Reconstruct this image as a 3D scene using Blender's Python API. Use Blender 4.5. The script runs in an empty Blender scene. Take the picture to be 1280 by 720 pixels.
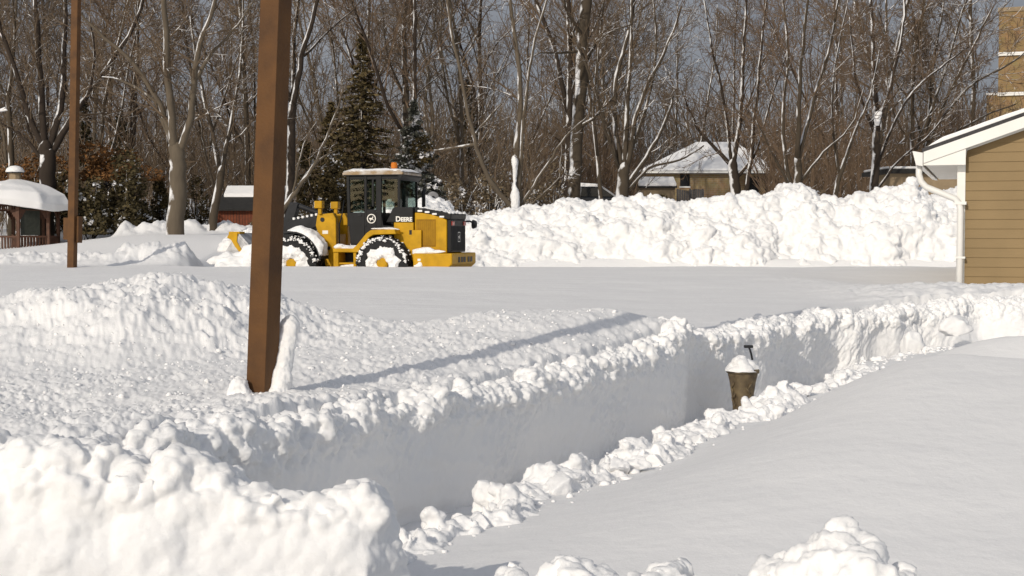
import bpy, bmesh, math, random
import numpy as np
from mathutils import Vector, Matrix

random.seed(7)
scene = bpy.context.scene
COL = scene.collection
R = math.radians
F = 1778.0
CAMZ = 1.92
PITCH = math.atan(70 / F)
SUN_A = 29.0
SUN_EL = 25.5

# ---------------------------------------------------------------- basics
def at(px, py, Y):
    """world point on depth Y that the photograph shows at (px, py)"""
    cx, cy = (px - 640) / F, (360 - py) / F
    dy = math.cos(PITCH) + cy * math.sin(PITCH)
    dz = -math.sin(PITCH) + cy * math.cos(PITCH)
    k = Y / dy
    return Vector((cx * k, Y, CAMZ + dz * k))

def tag(o, label=None, cat=None, group=None, kind=None):
    if label: o['label'] = label
    if cat: o['category'] = cat
    if group: o['group'] = group
    if kind: o['kind'] = kind
    return o

def empty(name, loc=(0, 0, 0), rz=0.0):
    o = bpy.data.objects.new(name, None)
    o.empty_display_size = 0.2
    o.location = loc
    o.rotation_euler = (0, 0, rz)
    COL.objects.link(o)
    return o

class MB:
    def __init__(self):
        self.v = []; self.f = []
    def box(self, x0, x1, y0, y1, z0, z1):
        b = len(self.v)
        self.v += [(x0,y0,z0),(x1,y0,z0),(x1,y1,z0),(x0,y1,z0),(x0,y0,z1),(x1,y0,z1),(x1,y1,z1),(x0,y1,z1)]
        self.f += [(b,b+3,b+2,b+1),(b+4,b+5,b+6,b+7),(b,b+1,b+5,b+4),(b+1,b+2,b+6,b+5),(b+2,b+3,b+7,b+6),(b+3,b,b+4,b+7)]
        return self
    def prism(self, pts, y0, y1, axis='y'):
        """outline in the plane across axis, extruded along the axis"""
        n = len(pts); b = len(self.v)
        def mk(p, t):
            if axis == 'y': return (p[0], t, p[1])
            if axis == 'x': return (t, p[0], p[1])
            return (p[0], p[1], t)
        self.v += [mk(p, y0) for p in pts] + [mk(p, y1) for p in pts]
        self.f.append(tuple(range(b, b+n)))
        self.f.append(tuple(range(b+2*n-1, b+n-1, -1)))
        for i in range(n):
            j = (i+1) % n
            self.f.append((b+i, b+n+i, b+n+j, b+j))
        return self
    def tube(self, pts, rad, sides=8, cap=True, squash=1.0):
        pts = [Vector(p) for p in pts]
        n = len(pts); b = len(self.v)
        if not hasattr(rad, '__len__'): rad = [rad]*n
        t0 = (pts[1]-pts[0]).normalized()
        ref = Vector((0,0,1)) if abs(t0.z) < .9 else Vector((1,0,0))
        a = t0.cross(ref).normalized()
        for i in range(n):
            t = (pts[min(i+1,n-1)] - pts[max(i-1,0)])
            t = t.normalized() if t.length > 1e-9 else t0
            a = (a - t*a.dot(t))
            a = a.normalized() if a.length > 1e-6 else t.orthogonal().normalized()
            c = t.cross(a)
            for k in range(sides):
                ang = 2*math.pi*k/sides
                q = pts[i] + (a*math.cos(ang) + c*math.sin(ang)*squash)*rad[i]
                self.v.append((q.x,q.y,q.z))
        for i in range(n-1):
            for k in range(sides):
                k2 = (k+1) % sides
                self.f.append((b+i*sides+k, b+i*sides+k2, b+(i+1)*sides+k2, b+(i+1)*sides+k))
        if cap:
            self.f.append(tuple(b+k for k in range(sides-1,-1,-1)))
            self.f.append(tuple(b+(n-1)*sides+k for k in range(sides)))
        return self
    def cyl(self, c, axis, r, h, sides=24, r2=None):
        c = Vector(c); ax = Vector(axis).normalized()
        return self.tube([c-ax*h/2, c+ax*h/2], [r, r if r2 is None else r2], sides)
    def quad(self, a, b_, c, d):
        b = len(self.v); self.v += [tuple(a),tuple(b_),tuple(c),tuple(d)]; self.f.append((b,b+1,b+2,b+3)); return self
    def lathe(self, prof, sides=32, c=(0,0,0), axis='z', wob=None):
        b = len(self.v); n = len(prof)
        for (r, h) in prof:
            for k in range(sides):
                an = 2*math.pi*k/sides
                x, y = r*math.cos(an), r*math.sin(an)
                if axis == 'z': p = (c[0]+x, c[1]+y, c[2]+h)
                elif axis == 'y': p = (c[0]+x, c[1]+h, c[2]+y)
                else: p = (c[0]+h, c[1]+x, c[2]+y)
                self.v.append(p)
        for i in range(n-1):
            for k in range(sides):
                k2 = (k+1)%sides
                self.f.append((b+i*sides+k, b+i*sides+k2, b+(i+1)*sides+k2, b+(i+1)*sides+k))
        self.f.append(tuple(b+k for k in range(sides-1,-1,-1)))
        self.f.append(tuple(b+(n-1)*sides+k for k in range(sides)))
        return self

def fixn(me):
    bm = bmesh.new(); bm.from_mesh(me)
    bmesh.ops.recalc_face_normals(bm, faces=bm.faces[:])
    bm.to_mesh(me); bm.free()

def mk(name, mb, mat, parent=None, bevel=0.0, smooth=False, recalc=True):
    me = bpy.data.meshes.new(name)
    me.from_pydata(mb.v, [], mb.f)
    if recalc: fixn(me)
    me.materials.append(mat)
    if smooth: me.polygons.foreach_set('use_smooth', [True]*len(me.polygons))
    me.update()
    o = bpy.data.objects.new(name, me)
    COL.objects.link(o)
    if parent is not None: o.parent = parent
    if bevel:
        m = o.modifiers.new('bevel', 'BEVEL'); m.width = bevel; m.segments = 2; m.limit_method = 'ANGLE'; m.angle_limit = R(35)
        if hasattr(m, 'harden_normals'): m.harden_normals = False
    return o

def np_mesh(name, V, Fq, mat, smooth=True):
    me = bpy.data.meshes.new(name)
    V = np.ascontiguousarray(V.reshape(-1, 3), dtype=np.float32)
    Fq = np.ascontiguousarray(Fq, dtype=np.int32)
    k = Fq.shape[1]
    me.vertices.add(len(V)); me.vertices.foreach_set('co', V.ravel())
    me.loops.add(Fq.size); me.loops.foreach_set('vertex_index', Fq.ravel())
    me.polygons.add(len(Fq))
    me.polygons.foreach_set('loop_start', np.arange(0, Fq.size, k, dtype=np.int32))
    try: me.polygons.foreach_set('loop_total', np.full(len(Fq), k, dtype=np.int32))
    except Exception: pass
    me.materials.append(mat)
    me.update(calc_edges=True)
    me.polygons.foreach_set('use_smooth', np.full(len(Fq), smooth, dtype=bool))
    me.validate()
    o = bpy.data.objects.new(name, me)
    COL.objects.link(o)
    return o

def grid_faces(n, m):
    i = np.arange(n-1)[:, None]*m + np.arange(m-1)[None, :]
    i = i.ravel()
    return np.stack([i, i+m, i+m+1, i+1], 1)

# ---------------------------------------------------------------- noise (numpy)
def _hash(ix, iy, iz, seed):
    h = (ix.astype(np.uint32)*np.uint32(374761393) + iy.astype(np.uint32)*np.uint32(668265263)
         + iz.astype(np.uint32)*np.uint32(2147483629) + np.uint32(seed*1013904223 & 0xffffffff))
    h ^= h >> np.uint32(13); h *= np.uint32(1274126177); h ^= h >> np.uint32(16)
    h *= np.uint32(2246822519); h ^= h >> np.uint32(13)
    return h

def _u(h): return (h & np.uint32(0xffff)).astype(np.float32)/65535.0
def _u2(h): return (h >> np.uint32(16)).astype(np.float32)/65535.0

Z0 = np.int64(0)
def perlin2(x, y, seed=0):
    xi = np.floor(x).astype(np.int64); yi = np.floor(y).astype(np.int64)
    fx = (x-xi).astype(np.float32); fy = (y-yi).astype(np.float32)
    u = fx*fx*fx*(fx*(fx*6-15)+10); v = fy*fy*fy*(fy*(fy*6-15)+10)
    z = np.zeros_like(xi)
    def g(dx, dy):
        a = _u(_hash(xi+dx, yi+dy, z, seed))*(2*np.pi)
        return np.cos(a)*(fx-dx)+np.sin(a)*(fy-dy)
    a = g(0,0); b = g(1,0); c = g(0,1); d = g(1,1)
    return ((a+(b-a)*u) + ((c+(d-c)*u)-(a+(b-a)*u))*v)*1.5

def perlin3(P, f, seed=0):
    X = P*f
    I = np.floor(X).astype(np.int64); fr = (X-I).astype(np.float32)
    w = fr*fr*fr*(fr*(fr*6-15)+10)
    out = np.zeros(len(P), dtype=np.float32)
    for dx in (0,1):
        for dy in (0,1):
            for dz in (0,1):
                h = _hash(I[:,0]+dx, I[:,1]+dy, I[:,2]+dz, seed)
                h2 = h*np.uint32(2654435761)
                g = (_u(h)*2-1)*(fr[:,0]-dx) + (_u2(h)*2-1)*(fr[:,1]-dy) + (_u2(h2)*2-1)*(fr[:,2]-dz)
                wt = (w[:,0] if dx else 1-w[:,0])*(w[:,1] if dy else 1-w[:,1])*(w[:,2] if dz else 1-w[:,2])
                out += g*wt
    return out*1.4

def fbm2(x, y, f, octv=4, seed=0, gain=.5):
    o = 0; a = 1
    for k in range(octv):
        o = o + a*perlin2(x*f, y*f, seed+k); f *= 2.03; a *= gain
    return o

def fbm3(P, f, octv=3, seed=0, gain=.5):
    o = 0; a = 1
    for k in range(octv):
        o = o + a*perlin3(P, f, seed+k); f *= 2.03; a *= gain
    return o

def domes2(x, y, f, seed=0, rmin=.35, rmax=.95):
    """overlapping rounded lumps, 0..1"""
    x = x*f; y = y*f
    xi = np.floor(x).astype(np.int64); yi = np.floor(y).astype(np.int64)
    z = np.zeros_like(xi)
    out = np.zeros(x.shape, dtype=np.float32)
    for dx in (-1,0,1):
        for dy in (-1,0,1):
            h = _hash(xi+dx, yi+dy, z, seed); h2 = h*np.uint32(2654435761); h2 ^= h2 >> np.uint32(15)
            px = xi+dx+_u(h); py = yi+dy+_u2(h)
            r = rmin+(rmax-rmin)*_u(h2)
            d2 = ((x-px)**2+(y-py)**2)/(r*r)
            out = np.maximum(out, (r*np.clip(1-d2, 0, 1)**.78).astype(np.float32))
    return out

def domes3(P, f, seed=0, rmin=.4, rmax=1.0):
    X = P*f
    I = np.floor(X).astype(np.int64)
    out = np.zeros(len(P), dtype=np.float32)
    for dx in (-1,0,1):
        for dy in (-1,0,1):
            for dz in (-1,0,1):
                h = _hash(I[:,0]+dx, I[:,1]+dy, I[:,2]+dz, seed); h2 = h*np.uint32(2654435761); h2 ^= h2 >> np.uint32(15)
                r = rmin+(rmax-rmin)*_u(h2)
                d2 = ((X[:,0]-I[:,0]-dx-_u(h))**2+(X[:,1]-I[:,1]-dy-_u2(h))**2+(X[:,2]-I[:,2]-dz-_u2(h2))**2)/(r*r)
                out = np.maximum(out, (r*np.clip(1-d2, 0, 1)**.78).astype(np.float32))
    return out

def sst(a, b, x):
    t = np.clip((x-a)/(b-a), 0, 1)
    return t*t*(3-2*t)

# ---------------------------------------------------------------- materials
def new_mat(name):
    m = bpy.data.materials.new(name); m.use_nodes = True
    nt = m.node_tree
    b = nt.nodes['Principled BSDF']
    return m, nt, b

def N(nt, kind, **kw):
    n = nt.nodes.new(kind)
    for k, v in kw.items(): setattr(n, k, v)
    return n

def simple(name, col, rough=.6, metal=0.0, spec=.5, var=.0, vscale=6.0, bump=0.0, bscale=40.0, dirt=None):
    m, nt, b = new_mat(name)
    b.inputs['Base Color'].default_value = (*col, 1)
    b.inputs['Roughness'].default_value = rough
    b.inputs['Metallic'].default_value = metal
    b.inputs['Specular IOR Level'].default_value = spec
    tc = N(nt, 'ShaderNodeTexCoord')
    if var or dirt:
        nz = N(nt, 'ShaderNodeTexNoise'); nz.inputs['Scale'].default_value = vscale; nz.inputs['Detail'].default_value = 6
        nt.links.new(tc.outputs['Object'], nz.inputs['Vector'])
        mx = N(nt, 'ShaderNodeMix', data_type='RGBA')
        c2 = dirt if dirt else tuple(max(0, c*(1-var)) for c in col)
        mx.inputs['A'].default_value = (*[min(1, c*(1+var*.5)) for c in col], 1)
        mx.inputs['B'].default_value = (*c2, 1)
        rp = N(nt, 'ShaderNodeMapRange'); rp.inputs['From Min'].default_value = .38; rp.inputs['From Max'].default_value = .68
        nt.links.new(nz.outputs['Fac'], rp.inputs['Value'])
        nt.links.new(rp.outputs['Result'], mx.inputs['Factor'])
        nt.links.new(mx.outputs['Result'], b.inputs['Base Color'])
    if bump:
        n2 = N(nt, 'ShaderNodeTexNoise'); n2.inputs['Scale'].default_value = bscale; n2.inputs['Detail'].default_value = 5
        nt.links.new(tc.outputs['Object'], n2.inputs['Vector'])
        bp = N(nt, 'ShaderNodeBump'); bp.inputs['Strength'].default_value = bump; bp.inputs['Distance'].default_value = .01
        nt.links.new(n2.outputs['Fac'], bp.inputs['Height']); nt.links.new(bp.outputs['Normal'], b.inputs['Normal'])
    return m

def snow_mat():
    m, nt, b = new_mat('snow')
    b.inputs['Base Color'].default_value = (.86, .855, .85, 1)
    b.inputs['Roughness'].default_value = .75
    b.inputs['Specular IOR Level'].default_value = .25
    b.inputs['Subsurface Weight'].default_value = .35
    b.inputs['Subsurface Radius'].default_value = (1, 1, 1)
    b.inputs['Subsurface Scale'].default_value = .02
    b.subsurface_method = 'BURLEY'
    g = N(nt, 'ShaderNodeNewGeometry')
    n1 = N(nt, 'ShaderNodeTexNoise'); n1.inputs['Scale'].default_value = 55; n1.inputs['Detail'].default_value = 6; n1.inputs['Roughness'].default_value = .65
    n2 = N(nt, 'ShaderNodeTexNoise'); n2.inputs['Scale'].default_value = 9; n2.inputs['Detail'].default_value = 4
    nt.links.new(g.outputs['Position'], n1.inputs['Vector']); nt.links.new(g.outputs['Position'], n2.inputs['Vector'])
    b1 = N(nt, 'ShaderNodeBump'); b1.inputs['Strength'].default_value = .35; b1.inputs['Distance'].default_value = .006
    b2 = N(nt, 'ShaderNodeBump'); b2.inputs['Strength'].default_value = .35; b2.inputs['Distance'].default_value = .02
    nt.links.new(n2.outputs['Fac'], b2.inputs['Height']); nt.links.new(n1.outputs['Fac'], b1.inputs['Height'])
    nt.links.new(b2.outputs['Normal'], b1.inputs['Normal']); nt.links.new(b1.outputs['Normal'], b.inputs['Normal'])
    return m

def bark_mat(name, c1, c2, snow_lo, snow_hi, nscale=5.0, wind=(-.72, -.25, .5)):
    """bark with wind-blown snow lying on the windward and upper sides of the limbs"""
    m, nt, b = new_mat(name)
    g = N(nt, 'ShaderNodeNewGeometry')
    nz = N(nt, 'ShaderNodeTexNoise'); nz.inputs['Scale'].default_value = 7; nz.inputs['Detail'].default_value = 5
    mp = N(nt, 'ShaderNodeMapping'); mp.inputs['Scale'].default_value = (1, 1, .25)
    nt.links.new(g.outputs['Position'], mp.inputs['Vector']); nt.links.new(mp.outputs['Vector'], nz.inputs['Vector'])
    mx = N(nt, 'ShaderNodeMix', data_type='RGBA')
    mx.inputs['A'].default_value = (*c1, 1); mx.inputs['B'].default_value = (*c2, 1)
    nt.links.new(nz.outputs['Fac'], mx.inputs['Factor'])
    dt = N(nt, 'ShaderNodeVectorMath', operation='DOT_PRODUCT'); dt.inputs[1].default_value = wind
    nt.links.new(g.outputs['Normal'], dt.inputs[0])
    n2 = N(nt, 'ShaderNodeTexNoise'); n2.inputs['Scale'].default_value = nscale*.35; n2.inputs['Detail'].default_value = 3
    nt.links.new(g.outputs['Position'], n2.inputs['Vector'])
    ad = N(nt, 'ShaderNodeMath', operation='MULTIPLY_ADD'); ad.inputs[1].default_value = 1.6; ad.inputs[2].default_value = -.8
    nt.links.new(n2.outputs['Fac'], ad.inputs[0])
    sm = N(nt, 'ShaderNodeMath', operation='ADD')
    nt.links.new(dt.outputs['Value'], sm.inputs[0]); nt.links.new(ad.outputs[0], sm.inputs[1])
    rp = N(nt, 'ShaderNodeMapRange'); rp.inputs['From Min'].default_value = snow_lo; rp.inputs['From Max'].default_value = snow_hi
    nt.links.new(sm.outputs[0], rp.inputs['Value'])
    m2 = N(nt, 'ShaderNodeMix', data_type='RGBA'); m2.inputs['B'].default_value = (.74, .74, .75, 1)
    nt.links.new(rp.outputs['Result'], m2.inputs['Factor']); nt.links.new(mx.outputs['Result'], m2.inputs['A'])
    nt.links.new(m2.outputs['Result'], b.inputs['Base Color'])
    b.inputs['Roughness'].default_value = .9; b.inputs['Specular IOR Level'].default_value = .15
    return m

def leaf_mat(name, c1, c2, snow=.0, scale=1.2):
    m, nt, b = new_mat(name)
    g = N(nt, 'ShaderNodeNewGeometry')
    nz = N(nt, 'ShaderNodeTexNoise'); nz.inputs['Scale'].default_value = scale; nz.inputs['Detail'].default_value = 5
    nt.links.new(g.outputs['Position'], nz.inputs['Vector'])
    wn = N(nt, 'ShaderNodeMath', operation='MULTIPLY_ADD'); wn.inputs[1].default_value = .7
    nt.links.new(g.outputs['Random Per Island'], wn.inputs[0]); nt.links.new(nz.outputs['Fac'], wn.inputs[2])
    rp0 = N(nt, 'ShaderNodeMapRange'); rp0.inputs['From Min'].default_value = .4; rp0.inputs['From Max'].default_value = 1.2
    nt.links.new(wn.outputs[0], rp0.inputs['Value'])
    mx = N(nt, 'ShaderNodeMix', data_type='RGBA'); mx.inputs['A'].default_value = (*c1, 1); mx.inputs['B'].default_value = (*c2, 1)
    nt.links.new(rp0.outputs['Result'], mx.inputs['Factor'])
    out = mx.outputs['Result']
    if snow:
        n2 = N(nt, 'ShaderNodeTexNoise'); n2.inputs['Scale'].default_value = 2.2; n2.inputs['Detail'].default_value = 3
        nt.links.new(g.outputs['Position'], n2.inputs['Vector'])
        rp = N(nt, 'ShaderNodeMapRange'); rp.inputs['From Min'].default_value = .78-snow*.4; rp.inputs['From Max'].default_value = .82-snow*.4
        nt.links.new(n2.outputs['Fac'], rp.inputs['Value'])
        m2 = N(nt, 'ShaderNodeMix', data_type='RGBA'); m2.inputs['B'].default_value = (.8, .8, .82, 1)
        nt.links.new(rp.outputs['Result'], m2.inputs['Factor']); nt.links.new(out, m2.inputs['A'])
        out = m2.outputs['Result']
    nt.links.new(out, b.inputs['Base Color'])
    b.inputs['Roughness'].default_value = .8; b.inputs['Specular IOR Level'].default_value = .2
    return m

def brick_mat(name, c1, c2, mortar, scale=1.0):
    m, nt, b = new_mat(name)
    tc = N(nt, 'ShaderNodeTexCoord')
    mp = N(nt, 'ShaderNodeMapping'); mp.inputs['Rotation'].default_value = (R(90), 0, 0)
    nt.links.new(tc.outputs['Object'], mp.inputs['Vector'])
    br = N(nt, 'ShaderNodeTexBrick')
    br.inputs['Color1'].default_value = (*c1, 1); br.inputs['Color2'].default_value = (*c2, 1); br.inputs['Mortar'].default_value = (*mortar, 1)
    br.inputs['Scale'].default_value = scale; br.inputs['Brick Width'].default_value = .4; br.inputs['Row Height'].default_value = .14; br.inputs['Mortar Size'].default_value = .012
    nt.links.new(mp.outputs['Vector'], br.inputs['Vector'])
    nz = N(nt, 'ShaderNodeTexNoise'); nz.inputs['Scale'].default_value = 1.5; nz.inputs['Detail'].default_value = 5
    nt.links.new(tc.outputs['Object'], nz.inputs['Vector'])
    mx = N(nt, 'ShaderNodeMix', data_type='RGBA', blend_type='MULTIPLY'); mx.inputs['Factor'].default_value = .35
    nt.links.new(br.outputs['Color'], mx.inputs['A']); nt.links.new(nz.outputs['Color'], mx.inputs['B'])
    nt.links.new(mx.outputs['Result'], b.inputs['Base Color'])
    b.inputs['Roughness'].default_value = .9
    return m

def glass_mat(name, tint):
    m, nt, b = new_mat(name)
    nt.nodes.remove(b)
    tr = N(nt, 'ShaderNodeBsdfTransparent'); tr.inputs['Color'].default_value = (*tint, 1)
    gl = N(nt, 'ShaderNodeBsdfGlossy'); gl.inputs['Roughness'].default_value = .02
    mx = N(nt, 'ShaderNodeMixShader'); mx.inputs[0].default_value = .05
    nt.links.new(tr.outputs[0], mx.inputs[1]); nt.links.new(gl.outputs[0], mx.inputs[2])
    nt.links.new(mx.outputs[0], nt.nodes['Material Output'].inputs['Surface'])
    return m

SNOW = snow_mat()
M_POST = simple('brown_painted_timber', (.128, .060, .021), .6, spec=.2, dirt=(.085, .042, .018), vscale=5, bump=.25, bscale=45)
M_WHITE = simple('white_painted_metal', (.78, .77, .74), .35, var=.05, vscale=2)
M_WHITE_TRIM = simple('white_vinyl_trim', (.8, .79, .75), .45, var=.04, vscale=2)
M_SIDING = simple('tan_vinyl_siding', (.262, .185, .092), .6, spec=.2, var=.08, vscale=1.2, bump=.2, bscale=25)
M_ROOFEDGE = simple('dark_roof_shingle', (.05, .048, .05), .9, var=.3, vscale=12)
M_YEL = simple('loader_yellow_paint', (.52, .285, .006), .5, spec=.22, var=.2, vscale=4)
M_YELD = simple('loader_yellow_mesh_panel', (.27, .135, .004), .6, spec=.2, var=.15, vscale=9)
M_BLK = simple('loader_black_paint', (.011, .0115, .0125), .5, spec=.22, var=.2, vscale=5)
M_DGREY = simple('dark_grey_steel', (.022, .023, .026), .6, spec=.25, var=.25, vscale=5)
M_STEEL = simple('worn_steel', (.30, .30, .31), .5, metal=.3, dirt=(.62, .62, .63), vscale=5)
M_RUBBER = simple('tyre_rubber', (.014, .014, .015), .85, var=.2, vscale=8)
M_RED = simple('red_lamp_lens', (.35, .02, .01), .25)
M_AMBER = simple('amber_lamp_lens', (.6, .17, .01), .25)
M_LETTER = simple('white_lettering', (.8, .78, .72), .5)
M_GLASS = glass_mat('cab_glass', (.68, .75, .73))
M_DARKGL = simple('dark_window_glass', (.012, .014, .017), .08, spec=.6)
M_CABROOF = simple('weathered_cab_roof', (.30, .20, .10), .6, dirt=(.5, .46, .42), vscale=5)
M_GAZ = simple('reddish_stained_timber', (.085, .032, .014), .65, var=.3, vscale=7, bump=.2)
M_GAZD = simple('dark_lattice_screen', (.025, .028, .02), .8, var=.3, vscale=9)
M_URN = simple('weathered_resin_urn', (.17, .125, .065), .6, dirt=(.075, .052, .028), vscale=14, bump=.4, bscale=60)
M_SHED = simple('rust_red_shed_boards', (.16, .038, .012), .8, var=.35, vscale=5, bump=.2)
M_DROOF = simple('dark_shed_roof', (.02, .019, .018), .9, var=.3, vscale=5)
M_BRICK = brick_mat('tan_brick', (.42, .29, .14), (.36, .235, .11), (.42, .36, .27))
M_TBRICK = brick_mat('tower_brick', (.33, .215, .095), (.28, .18, .075), (.3, .22, .13), .8)
M_TAN = simple('tan_painted_boards', (.27, .20, .12), .7, var=.15, vscale=3)
M_FENCE = simple('grey_weathered_boards', (.075, .07, .07), .85, var=.35, vscale=9, bump=.2)
M_CAR = simple('dark_car_paint', (.02, .022, .026), .3, var=.1)
M_DISC = simple('grey_dish_paint', (.2, .2, .21), .6, var=.2, vscale=6)
M_BARK_PALE = bark_mat('pale_grey_bark', (.080, .064, .047), (.16, .13, .095), .66, .84)
M_BARK = bark_mat('grey_brown_bark', (.045, .035, .025), (.095, .075, .054), .62, .80)
M_BARK_DK = bark_mat('dark_bark', (.028, .021, .017), (.055, .042, .032), .60, .76)
M_TWIG = bark_mat('brown_twigs', (.092, .066, .044), (.165, .122, .083), .86, .98, 9.0, (-.5, -.3, .8))
M_TWIGR = bark_mat('red_brown_twigs', (.102, .068, .045), (.17, .12, .08), .92, 1.05, 9.0, (-.5, -.3, .8))
M_TWIGB = bark_mat('far_twigs', (.092, .069, .05), (.155, .12, .087), .9, 1.05, 9.0, (-.5, -.3, .8))
M_RUST = leaf_mat('rust_brown_leaves', (.085, .04, .015), (.21, .10, .034), .14)
M_SHRUBG = leaf_mat('dark_evergreen_leaves', (.032, .027, .014), (.10, .078, .036), .42)
M_OLIVE = leaf_mat('brown_olive_leaves', (.035, .028, .012), (.085, .062, .025), .40)
M_SPRUCE = leaf_mat('olive_spruce_needles', (.055, .045, .02), (.14, .105, .05), .16)
M_TANLEAF = leaf_mat('tan_dry_leaves', (.10, .075, .045), (.22, .17, .11), .5)
M_SNOWFIR = leaf_mat('snow_loaded_needles', (.05, .055, .04), (.12, .12, .1), .58)

# ---------------------------------------------------------------- terrain
def catmull(pts, per=24):
    P = [np.array(p, float) for p in pts]
    P = [2*P[0]-P[1]] + P + [2*P[-1]-P[-2]]
    out = []
    for i in range(1, len(P)-2):
        for k in range(per):
            t = k/per
            out.append(.5*((2*P[i]) + (-P[i-1]+P[i+1])*t + (2*P[i-1]-5*P[i]+4*P[i+1]-P[i+2])*t*t + (-P[i-1]+3*P[i]-3*P[i+1]+P[i+2])*t**3))
    out.append(P[-2])
    return np.array(out)

# edge of the shovelled trench (its back wall), from near to far
TR = catmull([(-2.75, 4.9), (-1.7, 6.85), (-0.24, 9.8), (0.8, 11.85), (1.9, 14.0), (2.85, 15.75), (3.75, 17.35), (4.9, 18.35), (6.8, 18.9), (9.5, 19.4)], 4)

TRL = float(np.hypot(*(np.diff(TR, axis=0).T)).sum())

def trench_ts(X, Y):
    best = np.full(X.shape, 1e9); T = np.zeros(X.shape); S = np.zeros(X.shape)
    acc = 0.0
    for a, b in zip(TR[:-1], TR[1:]):
        d = b-a; L = math.hypot(*d); d = d/L
        rx, ry = X-a[0], Y-a[1]
        u = np.clip(rx*d[0]+ry*d[1], 0, L)
        ex, ey = rx-u*d[0], ry-u*d[1]
        dist = np.hypot(ex, ey)
        sg = np.where(d[1]*rx - d[0]*ry > 0, 1.0, -1.0)
        m = dist < best
        best = np.where(m, dist, best); T = np.where(m, dist*sg, T); S = np.where(m, acc+u, S)
        acc += L
    return T, S

def field_z(X, Y, T=None):
    """snow level left of and behind the trench, without fine lumps"""
    if T is None: T, _ = trench_ts(X, Y)
    z = .84 + .09*sst(9, 6.8, Y)
    z = z + sst(-.05, -.75, T)*(.02 + .052*np.clip(Y-9, 0, 4.5)) + .03*np.clip(Y-11.5, 0, 2.5)
    z = z + .15*np.exp(-(((X-1.5)/.55)**2 + ((Y-14.4)/1.1)**2))         # thrown-up ridge by the rim
    z = z + .055*np.exp(-((X+1.5)**2+(Y-8.9)**2)/.7)
    z = z + .13*np.exp(-((Y-15.8)/1.1)**2)*sst(-1.3, -.2, T) + .05*np.exp(-((Y-18)/1.2)**2)*sst(-1.3, -.2, T)
    yb = 13.4 + .35*np.sin(X*1.3) + .25*np.sin(X*3.1+1) - .35*np.clip(X-1.5, 0, 4)
    back = .905 + .0060*np.clip(Y-16, 0, 21)
    k = sst(0, .8, Y-yb)
    z = z*(1-k) + back*k
    # mound of thrown snow by the post
    ex, ey = (X+3.05)/1.45, (Y-12.3)/1.7
    wl = np.where(X < -3.05, .55, 1.25)
    q = np.sqrt((ex*wl)**2 + ey**2)
    z = z + .36*sst(1.3, .10, q)
    # rough snow towards the garage
    z = z + .10*sst(4.5, 7, X)*sst(17, 19.5, Y)*sst(25, 21, Y) - .16*sst(5.5, 8, X)*sst(22.5, 25.5, Y)*sst(34, 30, Y)
    return z

def left_z(X, Y):
    return 1.02 + (.20 + .62*sst(-19, -12, X*50/np.maximum(Y, 1)))*sst(39.5, 50, Y) + .05*np.clip(Y-60, 0, 60)

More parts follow.
